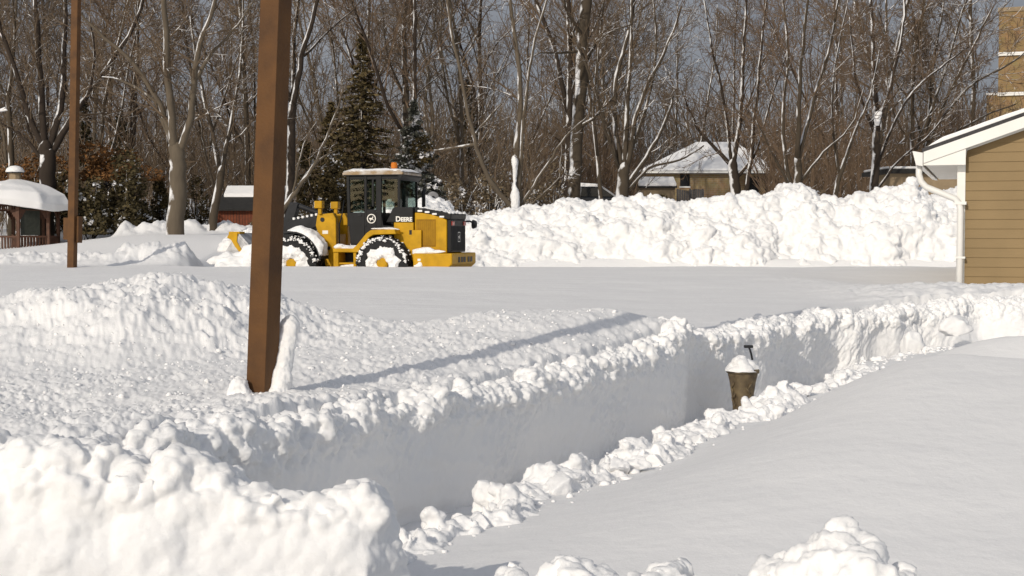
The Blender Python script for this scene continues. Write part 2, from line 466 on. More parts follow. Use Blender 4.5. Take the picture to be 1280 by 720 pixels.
def terrain(X, Y, fine=True):
    T, S = trench_ts(X, Y)
    zf = field_z(X, Y, T)
    # ---- fine lumps on the field
    yb = 13.4 + .35*np.sin(X*1.3) + .25*np.sin(X*3.1+1) - .35*np.clip(X-1.5, 0, 4)
    crumb = sst(.35, -.1, Y-yb)
    near_m = (Y < 16) & (Y > 4) & (T < .3) & (crumb > .01)
    lum = np.zeros(X.shape)
    x, y = X[near_m], Y[near_m]
    ex, ey = (x+3.05)/1.7, (y-12.3)/1.8
    mnd = sst(1.25, .5, np.sqrt(ex*ex+ey*ey))
    wxx = x + .05*perlin2(x*5, y*5, 301); wyy = y + .05*perlin2(x*5, y*5, 302)
    base = .020*domes2(wxx, wyy, 12, 3) + .020*domes2(wxx, wyy, 22, 4) + .014*domes2(x, y, 38, 5) + .012*fbm2(x, y, 9, 4, 6, .68)
    l = base*(.5+.5*sst(-.3, .35, fbm2(x, y, .7, 3, 9)))
    l = l + mnd*(.030*domes2(wxx, wyy, 3.1, 13) + .030*domes2(wxx, wyy, 7.5, 14) + .026*domes2(wxx, wyy, 15, 15) + .018*domes2(x, y, 28, 16) + .06*fbm2(x, y, 1.2, 6, 40, .58))
    l = l + .035*fbm2(x, y, .8, 3, 12)
    rim = np.exp(-(T[near_m]/.40)**2)
    l = l + rim*(.05*domes2(wxx, wyy, 4.2, 21) + .035*domes2(wxx, wyy, 10, 22) + .02*fbm2(x, y, 5, 4, 23, .6))
    lum[near_m] = l*crumb[near_m]
    zf = zf + lum
    # smooth wind-packed snow beyond
    zf = zf + (1-crumb)*(.028*fbm2(X, Y, .25, 3, 31) + .012*fbm2(X*.5, Y, 1.3, 3, 33))
    # rough ground near the garage
    gm = (X > 2.5) & (Y > 15) & (Y < 30) & (X < 14)
    xg, yg = X[gm], Y[gm]
    w = sst(4.2, 6.2, xg)*(.35+.65*sst(25, 22, yg))*sst(30, 28.5, yg)
    zf[gm] = zf[gm] + w*(.09*domes2(xg, yg, 2.2, 41) + .05*domes2(xg, yg, 5, 42) + .03*domes2(xg, yg, 11, 43))
    # ploughed lane with the loader, berm and rising ground at the left, gentle rise under the wood
    lane = sst(36.6, 37.3, Y)*sst(44.5, 43, Y)*sst(-9.2, -8.0, X)
    far = np.clip(Y-44, 0, 60)
    rise = .075*np.clip(Y-44, 0, 30) + .028*np.clip(Y-74, 0, 60)
    left = sst(-5, -9, X)
    rl = left_z(X, Y)
    rr = 1.03 + rise
    zz = np.where(Y > 37, rl*left + rr*(1-left), zf)
    zz = zz + np.where(Y > 37, .05*fbm2(X, Y, .12, 3, 51), 0)
    bm = (Y > 36) & (Y < 45) & (X < -6.2) & (X > -24)
    xb, yb2 = X[bm], Y[bm]
    bw = np.exp(-((yb2-39.3)/1.15)**2)*sst(-6.2, -7.5, xb)
    zz[bm] += bw*(.10 + .28*sst(-13, -8.5, xb) + .16*fbm2(xb, yb2, .9, 5, 51, .6) + .16*domes2(xb, yb2, 2.0, 52) + .12*domes2(xb, yb2, 4.2, 53) + .06*domes2(xb, yb2, 9, 54))
    b2 = (Y > 50) & (Y < 64) & (X < -7) & (X > -40)
    xb, yb2 = X[b2], Y[b2]
    bw = np.exp(-((yb2-54.8-5.2*sst(-14.6, -16.6, xb))/1.2)**2)
    zz[b2] += bw*(.20 + .25*domes2(xb, yb2, 1.1, 55) + .2*domes2(xb, yb2, 2.5, 56) + .15*fbm2(xb, yb2, 1, 4, 58, .6))
    zz = zz*(1-lane) + .37*lane
    lm = lane > .5
    zz[lm] += .05*domes2(X[lm], Y[lm], 2.0, 57)
    zf = np.where(Y > 36.6, zz, zf)
    # ---- right-hand field: smooth drifts above the near edge of the trench
    # a drift swelling away from the viewer to a crest, a hollow, then a second crest
    fs = sst(6.5, 10.5, S)
    wr = sst(1.05+.35*fs, 3.0+.25*fs, T)
    yc1 = 9.9 - .55*np.clip(X-3.5, -2.5, 3) + .12*np.sin(X*1.7)
    yc2 = yc1 + 1.75 + .15*np.sin(X*1.1+1)
    d = .142*np.clip(np.minimum(Y, yc1)-5.0, 0, 7) - .25*sst(-.10, .50, Y-yc1) + .27*np.clip(np.minimum(Y, yc2)-yc1-.45, 0, 2) - .22*sst(-.1, .6, Y-yc2)
    zR = .35 + .03*sst(1.0, 2.2, T) + wr*np.maximum(d, 0) + .025*fbm2(X, Y, .35, 3, 61) + .004*fbm2(X*.7, Y, 2.2, 3, 62)
    zR = zR + .03*np.clip(S-10, 0, 4)
    zR = np.minimum(zR, 1.45)
    # ---- trench
    near_edge = .92 + .10*np.sin(S*2.3) + .07*np.sin(S*5.1+1)
    tm = (Y < 24) & (T > -.4) & (T < 2.2)
    flo = np.zeros(X.shape)
    x, y = X[tm], Y[tm]
    flo[tm] = .02 + .05*domes2(x, y, 3, 71) + .03*domes2(x, y, 8, 72)
    rub = np.zeros(X.shape)
    k_near = sst(-.22, .10, T-near_edge)
    zr = flo*(1-k_near) + zR*k_near + rub
    ends = sst(4.0, 5.0, Y)
    Tw = T + .14*sst(10.6, 12.0, S) + .60*sst(TRL-5.6, TRL-3.4, S)
    k_wall = sst(-.20, -.09, Tw)*ends*sst(25, 22, Y)*sst(TRL-.02, TRL-.9, S)
    endm = (Y < 24)
    zr = np.where(endm, zr, zf)
    z = zf*(1-k_wall) + zr*k_wall
    # beyond the trench's far end everything is field level again
    z = np.where((Y >= 22), zf, z)
    # in front of the trench (towards the camera) the yard is shovelled low on the left
    z = np.where(Y < 4.0, .35 + (z-.35)*sst(3.0, 4.2, Y)*1.0, z)
    return z

ud = np.linspace(-.5, .5, 960)
uo = .5 + .5*(np.geomspace(1, 8, 34)-1)*.9
uo = uo[1:]
U = np.concatenate([-uo[::-1], ud, uo])
yn = np.concatenate([np.linspace(-70, 2.0, 26), np.geomspace(2.2, 70, 860), np.geomspace(73, 6000, 50)])
Wd = np.where(yn < 2.2, 2.2 + (2.2-yn)*1.0, yn)
XX = U[None, :]*Wd[:, None]
YY = np.repeat(yn[:, None], len(U), 1)
ZZ = terrain(XX, YY)
ground = np_mesh('snow_ground', np.stack([XX, YY, ZZ], -1), grid_faces(len(yn), len(U))[:, ::-1], SNOW)
tag(ground, kind='structure')

def ground_z(x, y):
    return float(terrain(np.array([[x]], float), np.array([[y]], float))[0, 0])

# ---------------------------------------------------------------- displaced snow sheets
def sheet(name, P, disp):
    """P: (n, m, 3) base surface; disp(Pflat, i, j) gives the push along the surface normal"""
    n, m = P.shape[:2]
    du = np.gradient(P, axis=0); dv = np.gradient(P, axis=1)
    Nn = np.cross(du, dv); Nn /= np.maximum(np.linalg.norm(Nn, axis=-1, keepdims=True), 1e-9)
    fl = P.reshape(-1, 3)
    I, J = np.meshgrid(np.linspace(0, 1, n), np.linspace(0, 1, m), indexing='ij')
    d = disp(fl, I.ravel(), J.ravel())
    Q = fl + Nn.reshape(-1, 3)*d[:, None]
    return np_mesh(name, Q, grid_faces(n, m), SNOW)

def voxel_remesh(V, Fs, size):
    me = bpy.data.meshes.new('tmp'); me.from_pydata([tuple(v) for v in V.tolist()], [], Fs)
    fixn(me)
    ob = bpy.data.objects.new('tmp', me); COL.objects.link(ob)
    m = ob.modifiers.new('r', 'REMESH'); m.mode = 'VOXEL'; m.voxel_size = size
    dg = bpy.context.evaluated_depsgraph_get()
    me2 = bpy.data.meshes.new_from_object(ob.evaluated_get(dg))
    bpy.data.objects.remove(ob); bpy.data.meshes.remove(me)
    return me2

def co_no(me):
    n = len(me.vertices)
    V = np.zeros(n*3, dtype=np.float32); me.vertices.foreach_get('co', V)
    Nn = np.zeros(n*3, dtype=np.float32); me.vertex_normals.foreach_get('vector', Nn)
    return V.reshape(-1, 3).astype(np.float64), Nn.reshape(-1, 3).astype(np.float64)

def faces_of(me):
    return [tuple(p.vertices) for p in me.polygons]

def voxel_snow(name, V, Fs, stages):
    """closed rough body -> remeshed, pushed out along its normals, once or twice"""
    me = None
    for size, disp in stages:
        if me is not None:
            V, _ = co_no(me); Fs = faces_of(me); bpy.data.meshes.remove(me)
        me = voxel_remesh(V, Fs, size)
        P, Nn = co_no(me)
        P = P + Nn*disp(P, Nn)[:, None]
        me.vertices.foreach_set('co', P.astype(np.float32).ravel()); me.update()
    me.name = name
    me.materials.clear(); me.materials.append(SNOW)
    me.polygons.foreach_set('use_smooth', [True]*len(me.polygons))
    o = bpy.data.objects.new(name, me); COL.objects.link(o)
    return o

def warp(P, f, a, seed):
    return P + a*np.stack([perlin3(P, f, seed), perlin3(P, f, seed+1), perlin3(P, f, seed+2)], 1)

def solid_rings(Pg):
    """(n sections, m loop points) closed tube with capped ends"""
    n, m = Pg.shape[:2]
    Fs = []
    for i in range(n-1):
        for j in range(m):
            k = (j+1) % m
            Fs.append((i*m+j, (i+1)*m+j, (i+1)*m+k, i*m+k))
    Fs.append(tuple(range(m-1, -1, -1))); Fs.append(tuple((n-1)*m+j for j in range(m)))
    return Pg.reshape(-1, 3), Fs

def clod_mesh(seed, sx, sy, sz, sub=4):
    bm = bmesh.new(); bmesh.ops.create_icosphere(bm, subdivisions=sub, radius=1.0)
    V = np.array([v.co[:] for v in bm.verts], dtype=np.float32)
    rs = np.random.default_rng(900+seed)
    for k in range(11):
        nn = rs.normal(0, 1, 3); nn /= np.linalg.norm(nn); dd = rs.uniform(.55, .88)
        ex = np.maximum(0, V@nn-dd); V = V-ex[:, None]*nn*.93
    d = .28*fbm3(V+seed*3.7, .9, 3, 200+seed) + .10*domes3(V+seed*5.1, 2.2, 210+seed) + .07*fbm3(V+seed*3.7, 3.5, 3, 230+seed, .6)
    V = V*(1.08+d[:, None])*np.array([sx, sy, sz])
    V[:, 2] = np.maximum(V[:, 2], -.45*sz)
    for v, c in zip(bm.verts, V): v.co = c
    me = bpy.data.meshes.new('snow_clod'); bm.to_mesh(me); bm.free()
    me.materials.append(SNOW); me.polygons.foreach_set('use_smooth', [True]*len(me.polygons))
    return me
CL = [clod_mesh(i, 1, random.uniform(.6, .9), random.uniform(.55, .8)) for i in range(7)]
def clod_arrays(seed):
    me = clod_mesh(seed, 1, random.uniform(.65, 1), random.uniform(.6, .9), 2)
    V = np.array([v.co[:] for v in me.vertices]); Fs = [tuple(p.vertices) for p in me.polygons]
    bpy.data.meshes.remove(me)
    return V, Fs
CLA = [clod_arrays(20+i) for i in range(8)]
def rot_rand(V, rn):
    q, _ = np.linalg.qr(rn.normal(0, 1, (3, 3)))
    return V@q

PLANTER = (2.27, 13.95)
# trench wall -------------------------------------------------
seg = np.hypot(*(np.diff(TR, axis=0).T)); SA = np.concatenate([[0], np.cumsum(seg)])
LT = SA[-1]
ns = 420
sv = LT*np.linspace(.02, .995, ns)
wx = np.interp(sv, SA, TR[:, 0]); wy = np.interp(sv, SA, TR[:, 1])
k = np.ones(9)/9
wx = np.concatenate([wx[:4], np.convolve(wx, k, 'valid'), wx[-4:]]); wy = np.concatenate([wy[:4], np.convolve(wy, k, 'valid'), wy[-4:]])
tx = np.gradient(wx); ty = np.gradient(wy); tl = np.hypot(tx, ty); tx /= tl; ty /= tl
nx, ny = ty, -tx
zz0 = np.zeros(ns)
bump_s = .05*perlin2(sv*.8, zz0, 81) + .025*perlin2(sv*2.6, zz0, 82)
far_s = sst(10.8, 12.3, sv)
bump_s = bump_s + far_s*(.17*perlin2(sv*1.25, zz0+3.3, 86) + .05*perlin2(sv*3.1, zz0, 87))
zone = field_z(wx-nx*.25, wy-ny*.25)
top = zone - .02 + .07*perlin2(sv*1.7, zz0, 83) + .05*perlin2(sv*4.5, zz0, 84) + .035*perlin2(sv*11, zz0, 85)
s_pl = np.interp(PLANTER[1], wy, sv)
notch = .14*np.exp(-np.abs((sv-s_pl-.02)/.42)**2.4)
prof = [(0, .0), (.012, .25), (.025, .5), (.04, .75), (.045, .88), (.02, .97), (-.07, 1.0)]
Pw = np.zeros((ns, 12, 3))
for j in range(12):
    if j < 7:
        off = bump_s - notch + prof[j][0] - .02 - .5*prof[j][1]*sst(LT-5.2, LT-3, sv); zc = -.1+(top+.1)*prof[j][1]
    else:
        back = (-.20, -.34, -.50, -.50, -.2)[j-7]
        off = np.minimum(bump_s, 0)*(1 if j in (7, 11) else .5) - notch*(1 if j in (7, 11) else .6) + back - .5*sst(LT-5.2, LT-3, sv)*(1 if j in (7, 8) else .7)
        zb = field_z(wx+nx*off, wy+ny*off)
        zc = (top*.55+zb*.45 if j == 7 else zb-.03 if j == 8 else zb-.12 if j == 9 else zone*0-.1)
    Pw[:, j, 0] = wx + nx*off; Pw[:, j, 1] = wy + ny*off; Pw[:, j, 2] = zc
def wall_s(P):
    T, S = trench_ts(P[:, 0], P[:, 1])
    return T, S, P[:, 2]/np.interp(S, sv, top)
def wall_d1(P, Nn):
    T, S, h = wall_s(P)
    r = sst(.62, .92, h)
    Q = warp(P, 3.0, .09, 400)
    return .03*fbm3(P, 1.6, 3, 92) + r*(.045*domes3(Q, 4.6, 94) + .05*domes3(Q, 9, 95) - .04 + .05*fbm3(P, 4, 4, 96, .62))
def wall_d2(P, Nn):
    T, S, h = wall_s(P)
    r = sst(.60, .85, h)
    Q = warp(P, 8.0, .03, 410)
    stre = perlin2(S*2.6+P[:, 2]*5.0, S*10-P[:, 2]*6.0, 91); stre2 = perlin2(S*5.0+P[:, 2]*11, S*24-P[:, 2]*14, 93)
    patch = sst(-.25, .3, perlin2(S*.9, P[:, 2]*1.2, 99))
    stre = .6-np.abs(stre)*2.2; stre2 = .5-np.abs(stre2)*2.0
    return (1-r)*(.016*stre*(.3+.7*patch)+.011*stre2*patch+.012*perlin2(S*.5, P[:, 2]*9+S*1.6, 88)+.005*fbm3(P, 7, 4, 98, .6)) + r*(.034*domes3(Q, 14, 97) + .016*domes3(Q, 27, 98) + .026*fbm3(P, 10, 5, 90, .68)-.015) + .04*np.exp(-(h/.07)**2)*domes3(P, 9, 97)
V_, F_ = solid_rings(Pw)
wall = voxel_snow('trench_snow_wall', V_, F_, [(.028, wall_d1), (.014, wall_d2)])
tag(wall, kind='structure')

# ploughed pile behind the loader ------------------------------
def pile(name, xs, crest_px, D, base_z, y_front, y_back, stages, nu=160, nvv=26, bulge=.6, endtaper=.4, lumps=None, bottom=.5, lump_x=1e9):
    cx = np.array([at(p, q, D).x for p, q in crest_px]); cz = np.array([at(p, q, D).z for p, q in crest_px])
    u = np.linspace(xs[0], xs[1], nu)
    ct = np.interp(u, cx, cz)
    en = np.minimum(sst(0, endtaper, u-xs[0]), sst(0, endtaper, xs[1]-u))
    P = np.zeros((nu, nvv+2, 3))
    for j, v in enumerate(np.linspace(0, 1, nvv)):
        if v < .65:
            q = v/.65
            y = y_front + (D-y_front)*q
            z = base_z + (ct-base_z)*math.sin(q*math.pi/2)**bulge
        else:
            q = (v-.65)/.35
            y = D + (y_back-D)*q
            z = base_z + (ct-base_z)*math.cos(q*math.pi/2)**.8
        z = base_z + (z-base_z)*en**.5
        P[:, j, 0] = u; P[:, j, 1] = y; P[:, j, 2] = z
    for j, y in ((nvv, y_back), (nvv+1, y_front)):
        P[:, j, 0] = u; P[:, j, 1] = y; P[:, j, 2] = base_z-bottom
    V, Fs = solid_rings(P)
    if lumps:
        n, r0, r1, seed = lumps
        rn = np.random.default_rng(seed)
        Vs = [V]; off = len(V)
        for k in range(n):
            i = rn.integers(2, nu-2); j = rn.integers(2, nvv-3)
            r = r0+(r1-r0)*rn.random()**2.2
            if lump_x < 1e8 and (P[i, j, 2] < np.interp(P[i, j, 0], NCX, NCZ)-.07 and P[i, j, 1] < 5.2 or P[i, j, 0] > lump_x and rn.random() < .75): r *= .3
            sv_, sf = CLA[rn.integers(0, 8)]
            Vs.append(rot_rand(sv_, rn)*(r*rn.uniform(.75, 1.15, 3))+P[i, j]+np.array([0, 0, rn.uniform(-.5, .25)*r]))
            Fs += [tuple(q+off for q in f) for f in sf]; off += len(sv_)
        V = np.concatenate(Vs)
    return voxel_snow(name, V, Fs, stages)

def pile_d1(P, Nn):
    Q = warp(P, .9, .3, 420)
    return .32*fbm3(P, .35, 4, 101, .55) + .26*domes3(Q, .9, 102) + .18*domes3(Q, 1.9, 103)-.2
def pile_d2(P, Nn):
    Q = warp(P, 2.5, .1, 430)
    return .10*domes3(Q, 3.6, 104) + .07*domes3(Q, 7.5, 105) + .11*fbm3(P, 2.4, 5, 106, .66)-.06
big = pile('snow_bank', (-9.5, 18.5), [(330, 285), (400, 279), (470, 267), (500, 257), (520, 249), (548, 249), (570, 263), (600, 261), (640, 265), (690, 263), (720, 256), (760, 252), (800, 250), (835, 253), (870, 256), (885, 252), (930, 248), (958, 249), (985, 242), (1004, 233), (1015, 237), (1040, 245), (1060, 249), (1085, 235), (1125, 231), (1150, 236), (1165, 245), (1190, 243), (1210, 227), (1250, 227)], 47.0, .3, 43.9, 53, [(.14, pile_d1), (.055, pile_d2)], 400, 30, .7, .4, lumps=(170, .10, .42, 9))
tag(big, 'tall rough white bank of ploughed snow behind the yellow loader', 'snow bank')

# near bank at the bottom left -------------------------------
NBX = [(-300, 586), (0, 580), (60, 574), (105, 562), (128, 588), (200, 592), (222, 572), (290, 580), (312, 612), (400, 616), (470, 620), (500, 628), (540, 640)]
NCX = np.array([at(p, q, 5.2).x for p, q in NBX]); NCZ = np.array([at(p, q, 5.2).z for p, q in NBX])
def face_m(P):
    """1 at the crest and behind it, small on the steep front face"""
    d = np.interp(P[:, 0], NCX, NCZ)-P[:, 2]
    return 1-.72*sst(.05, .16, d)*sst(5.30, 5.12, P[:, 1])
def near_d1(P, Nn):
    Q = warp(warp(P, 2.2, .12, 440), 6, .03, 444)
    m = face_m(P)
    vert = perlin3(P*np.array([1, 1, .35]), 3.2, 119)
    return .05*fbm3(P, 1.3, 3, 111) + .035*vert + (.35+.65*m)*.045*domes3(Q, 3.4, 112) + m*(.04*domes3(Q, 6.4, 113) + .04*fbm3(P, 3.2, 4, 118, .62))-.045
def near_d2(P, Nn):
    Q = warp(warp(P, 6, .035, 450), 16, .012, 454)
    m = face_m(P)
    vert = perlin3(P*np.array([1, 1, .3]), 8, 129)
    return m*(.030*domes3(Q, 11, 114) + .018*domes3(Q, 22, 115) + .020*fbm3(P, 6, 5, 116, .66)) + (1-m)*(.014*domes3(Q, 8, 117) + .008*vert + .010*fbm3(P, 5, 5, 127, .62))-.01
nb = pile('snow_bank', (-3.3, -.40), NBX, 5.2, .2, 4.92, 6.0, [(.03, near_d1), (.0105, near_d2)], 180, 30, .42, .10, lumps=(240, .03, .105, 5), lump_x=-1.4)
tag(nb, 'bright lumpy bank of shovelled snow nearest the viewer, before the trench wall', 'snow bank')

def heap_d1(P, Nn):
    Q = warp(P, 4, .04, 460)
    return .03*fbm3(P, 2, 2, 121) + .062*domes3(Q, 6.5, 122) + .02*fbm3(P, 6, 3, 126, .6)-.03
def heap_d2(P, Nn):
    Q = warp(P, 9, .02, 470)
    return .026*domes3(Q, 14, 123) + .015*domes3(Q, 28, 124) + .018*fbm3(P, 9, 5, 125, .66)-.012
hp = pile('snow_heap', (-.28, 2.0), [(540, 730), (575, 728), (600, 718), (640, 712), (690, 716), (720, 710), (770, 724), (800, 718), (845, 706), (870, 726), (915, 736), (945, 718), (968, 698), (1010, 682), (1050, 676), (1100, 684), (1130, 708), (1150, 740), (1200, 775)], 4.05, .25, 3.3, 4.5, [(.018, heap_d1), (.0085, heap_d2)], 150, 20, .5, .3, lumps=(340, .02, .065, 6))
tag(hp, 'low heap of rounded snow clods before the smooth drift', 'snow heap')

# churned rubble ridge along the near edge of the trench
nr = 260
srb = np.linspace(1.9, 17.2, nr)
rbx = np.interp(srb, SA, TR[:, 0]); rby = np.interp(srb, SA, TR[:, 1])
rnx = np.interp(srb, sv, nx); rny = np.interp(srb, sv, ny)
off_r = .92 + .10*np.sin(srb*2.3) + .07*np.sin(srb*5.1+1) + .05
h_r = .06 + .07*perlin2(srb*1.1, srb*0, 501) + .07*perlin2(srb*3.3, srb*0, 502)
Pr = np.zeros((nr, 8, 3))
for j, (o_, z_) in enumerate(((-.30, .0), (-.20, .16), (-.08, .33), (.05, .345), (.17, .32), (.26, .22), (.26, .0), (-.3, -.05))):
    Pr[:, j, 0] = rbx+rnx*(off_r+o_); Pr[:, j, 1] = rby+rny*(off_r+o_)
    Pr[:, j, 2] = z_ + (h_r if z_ > .1 else 0)
Vr, Fr = solid_rings(Pr)
Vs = [Vr]; offv = len(Vr); rn = np.random.default_rng(77)
for k in range(680):
    s_ = rn.uniform(2.0, 17.1); t_ = np.interp(s_, srb, off_r)+rn.normal(0, .12)
    r = .012+.066*rn.random()**2.6
    c = np.array([np.interp(s_, SA, TR[:, 0])+np.interp(s_, sv, nx)*t_, np.interp(s_, SA, TR[:, 1])+np.interp(s_, sv, ny)*t_, 0])
    d_ = t_-np.interp(s_, srb, off_r)
    c[2] = .37+np.interp(s_, srb, h_r)-max(0, abs(d_)-.06)*(1.1 if d_ < 0 else .45)+rn.uniform(-.4, .3)*r
    sv_, sf = CLA[rn.integers(0, 8)]
    Vs.append(rot_rand(sv_, rn)*(r*rn.uniform(.6, 1.35, 3))+c)
    Fr += [tuple(q+offv for q in f) for f in sf]; offv += len(sv_)
def rub_d1(P, Nn):
    return .045*fbm3(P, 2.6, 5, 503, .6)
def rub_d2(P, Nn):
    return .016*domes3(warp(P, 9, .02, 505), 15, 504) + .020*fbm3(P, 9, 5, 506, .66)-.008
rub_o = voxel_snow('snow_rubble', np.concatenate(Vs), Fr, [(.016, rub_d1), (.0125, rub_d2)])
tag(rub_o, kind='stuff')

# clods along the near edge of the trench ----------------------
def clod(x, y, r, z=None, i=None, label=None, group=None, rz=None, tilt=.4):
    o = bpy.data.objects.new('snow_clod', CL[(random.randrange(7) if i is None else i)])
    COL.objects.link(o)
    o.location = (x, y, (ground_z(x, y) if z is None else z) + r*.18)
    o.scale = (r, r, r)
    o.rotation_euler = (random.uniform(-tilt, tilt), random.uniform(-tilt, tilt), random.uniform(0, 6.3) if rz is None else rz)
    tag(o, label, 'snow clod', group)
    return o
GC = 'clods along the near edge of the trench'
LC = 'broken white snow clod lying along the near edge of the shovelled trench'
for (px, py, rp) in [(548, 652, 17), (572, 640, 14), (600, 652, 26), (618, 632, 18), (648, 628, 22), (668, 615, 17), (700, 606, 34), (720, 598, 22), (742, 590, 20), (772, 583, 27), (795, 580, 24), (815, 574, 17), (836, 566, 22), (858, 556, 15), (875, 546, 18), (892, 540, 14), (905, 530, 13), (950, 506, 18), (968, 497, 13), (985, 497, 22), (1004, 490, 13), (1022, 486, 14), (1042, 478, 15), (1060, 468, 16), (1078, 465, 14), (1098, 456, 15), (1118, 452, 16)]:
    # walk down the ray to the snow surface
    y = 5.0; p = at(px, py, y)
    while p.z > .40 and y < 22:
        y += .05; p = at(px, py, y)
    clod(p.x, p.y, rp/F*p.y*random.choice((.55, .75, .95)), z=.36, label=LC, group=GC, tilt=.7)
p = at(1141, 430, 17.6)
clod(p.x, p.y, .20, z=p.z-.08, i=2, label='upright rounded snow clod standing before the bright bank near the garage', rz=1.0, tilt=.1).scale = (.15, .18, .30)
p = at(1196, 405, 18.2)
clod(p.x, p.y, .22, z=p.z-.10, i=4, label='angular snow block leaning on the bright bank below the garage', rz=.4, tilt=.3)
p = at(610, 526, 10.0)
clod(-.17, 10.0, .03, z=.66, i=1, label='small snow lump stuck on the smooth shaded trench wall')

# small crumbs strewn over the thrown snow: uncountable
rng = np.random.default_rng(5)
bmc = bmesh.new(); bmesh.ops.create_icosphere(bmc, subdivisions=1, radius=1)
cv = np.array([v.co[:] for v in bmc.verts]); cf = np.array([[l.index for l in f.verts] for f in bmc.faces]); bmc.free()
def crumbs(name, pts, rad):
    n = len(pts); Vs = []; Fs = []
    for i in range(n):
        q = cv*(1+rng.uniform(-.35, .35, (len(cv), 1)))*np.array([1, rng.uniform(.6, 1), rng.uniform(.5, .9)])*rad[i]
        a = rng.uniform(0, 6.28); c, s = math.cos(a), math.sin(a)
        Vs.append(np.stack([q[:,0]*c-q[:,1]*s, q[:,0]*s+q[:,1]*c, q[:,2]], 1)+pts[i])
        Fs.append(cf+i*len(cv))
    return np_mesh(name, np.concatenate(Vs), np.concatenate(Fs), SNOW)
n = 3000
cx_ = rng.uniform(-5.2, 1.8, n); cy_ = rng.uniform(7.2, 13.6, n)
T_, S_ = trench_ts(cx_, cy_)
ok = (T_ < -.15) & (np.abs(cx_) < .42*cy_)
cx_, cy_ = cx_[ok], cy_[ok]
cz_ = terrain(cx_[None, :], cy_[None, :])[0]
rr_ = rng.lognormal(math.log(.0065), .6, len(cx_)).clip(.003, .03)
n2 = 700
s2 = rng.uniform(1.5, 17, n2); bx = np.interp(s2, SA, TR[:, 0]); by = np.interp(s2, SA, TR[:, 1])
t2 = rng.normal(.96, .16, n2); ddx = np.interp(s2, sv, nx); ddy = np.interp(s2, sv, ny)
ex_, ey_ = bx+ddx*t2, by+ddy*t2
ez_ = terrain(ex_[None, :], ey_[None, :])[0]
r2_ = rng.lognormal(math.log(.014), .6, n2).clip(.005, .06)
cr = crumbs('snow_crumbs', np.stack([np.concatenate([cx_, ex_]), np.concatenate([cy_, ey_]), np.concatenate([cz_, ez_])+.003], 1), np.concatenate([rr_, r2_]))
tag(cr, kind='stuff')

# ---------------------------------------------------------------- posts
def post_top(loc, lean, rz, h, w):
    pass
e = empty('timber_post', (-1.555, 8.83, 0), R(-26.4))
tag(e, 'thick brown painted post standing in the near snow field', 'post')
m = MB()
w = .07
lx = .031
pts = []
for (z) in (.2, 6.2):
    pass
m.prism([(-w, -w), (w, -w), (w, w), (-w, w)], .2, 6.2, axis='z')
po = mk('shaft', m, M_POST, e, bevel=.005)
m = MB().prism([(-w-.015, -w-.015), (w+.015, -w-.015), (w+.015, w+.015), (-w-.015, w+.015)], 6.2, 6.26, axis='z')
mk('cap', m, M_POST, e, bevel=.01)
e.rotation_euler = (0, R(1.75), 0)
e.rotation_mode = 'XYZ'
e.matrix_world = Matrix.Translation((-1.56, 8.83, .9)) @ Matrix.Rotation(R(2.5), 4, 'Y') @ Matrix.Rotation(R(-26.4), 4, 'Z') @ Matrix.Translation((0, 0, -.9))

# wind-plastered slabs of snow
def slab(name, base, h, wid, dep, lean, seed, size, label, cat, shape=None, leany=0.0):
    nv_ = 24; nu_ = 20
    P = np.zeros((nv_, nu_, 3))
    for j in range(nv_):
        q = j/(nv_-1)
        w_ = (shape(q) if shape else 1)*max(.02, 1-max(0, q-.86)**2/.0196*.98)**.5
        for i in range(nu_):
            a = 2*math.pi*i/nu_
            P[j, i] = (base[0]+lean*q+math.cos(a)*wid*w_, base[1]+leany*q+math.sin(a)*dep*w_, base[2]+h*q)
    V, Fs = solid_rings(P)
    o = voxel_snow(name, V, Fs, [(size, lambda P, Nn: wid*(.30*fbm3(P, .28/wid, 3, seed)+.10*domes3(P, .9/wid, seed+1)+.12*fbm3(P, 1.6/wid, 4, seed+2, .65)-.06))])
    return tag(o, label, cat)
slab('snow_slab', (-1.462, 8.79, .78), .62, .072, .075, .060, 131, .010, 'upright slab of white snow plastered behind the near brown post', 'snow slab', lambda q: 1.12-.25*q+.05*math.sin(q*7), leany=.17)
# snow drifted against the post's windward foot
slab('snow_heap', (-1.675, 8.735, .70), .34, .115, .10, -.01, 137, .010, 'small heap of snow against the left foot of the near brown post', 'snow heap', lambda q: 1.25-.85*q)

e = empty('timber_post', (0, 0, 0))
tag(e, 'far brown post with two boxes on it, between gazebo and big pale tree', 'post')
m = MB().prism([(-w*1.3, -w*1.3), (w*1.3, -w*1.3), (w*1.3, w*1.3), (-w*1.3, w*1.3)], .2, 9.2, axis='z')
mk('shaft', m, M_POST, e, bevel=.006)
m = MB().prism([(-.11, -.11), (.11, -.11), (.11, .11), (-.11, .11)], 9.2, 9.26, axis='z')
mk('cap', m, M_POST, e, bevel=.01)
m = MB().box(-.24, -.095, -.05, .16, 1.72, 2.28)
mk('box', m, M_POST, e, bevel=.01)
m = MB().box(.095, .16, .0, .2, 1.65, 2.32)
mk('box', m, M_POST, e, bevel=.01)
pb = at(90, 335, 36.0)
e.matrix_world = Matrix.Translation((pb.x, 36.0, 1.0)) @ Matrix.Rotation(R(1.6), 4, 'Y') @ Matrix.Rotation(R(-14), 4, 'Z') @ Matrix.Translation((0, 0, -1.0))

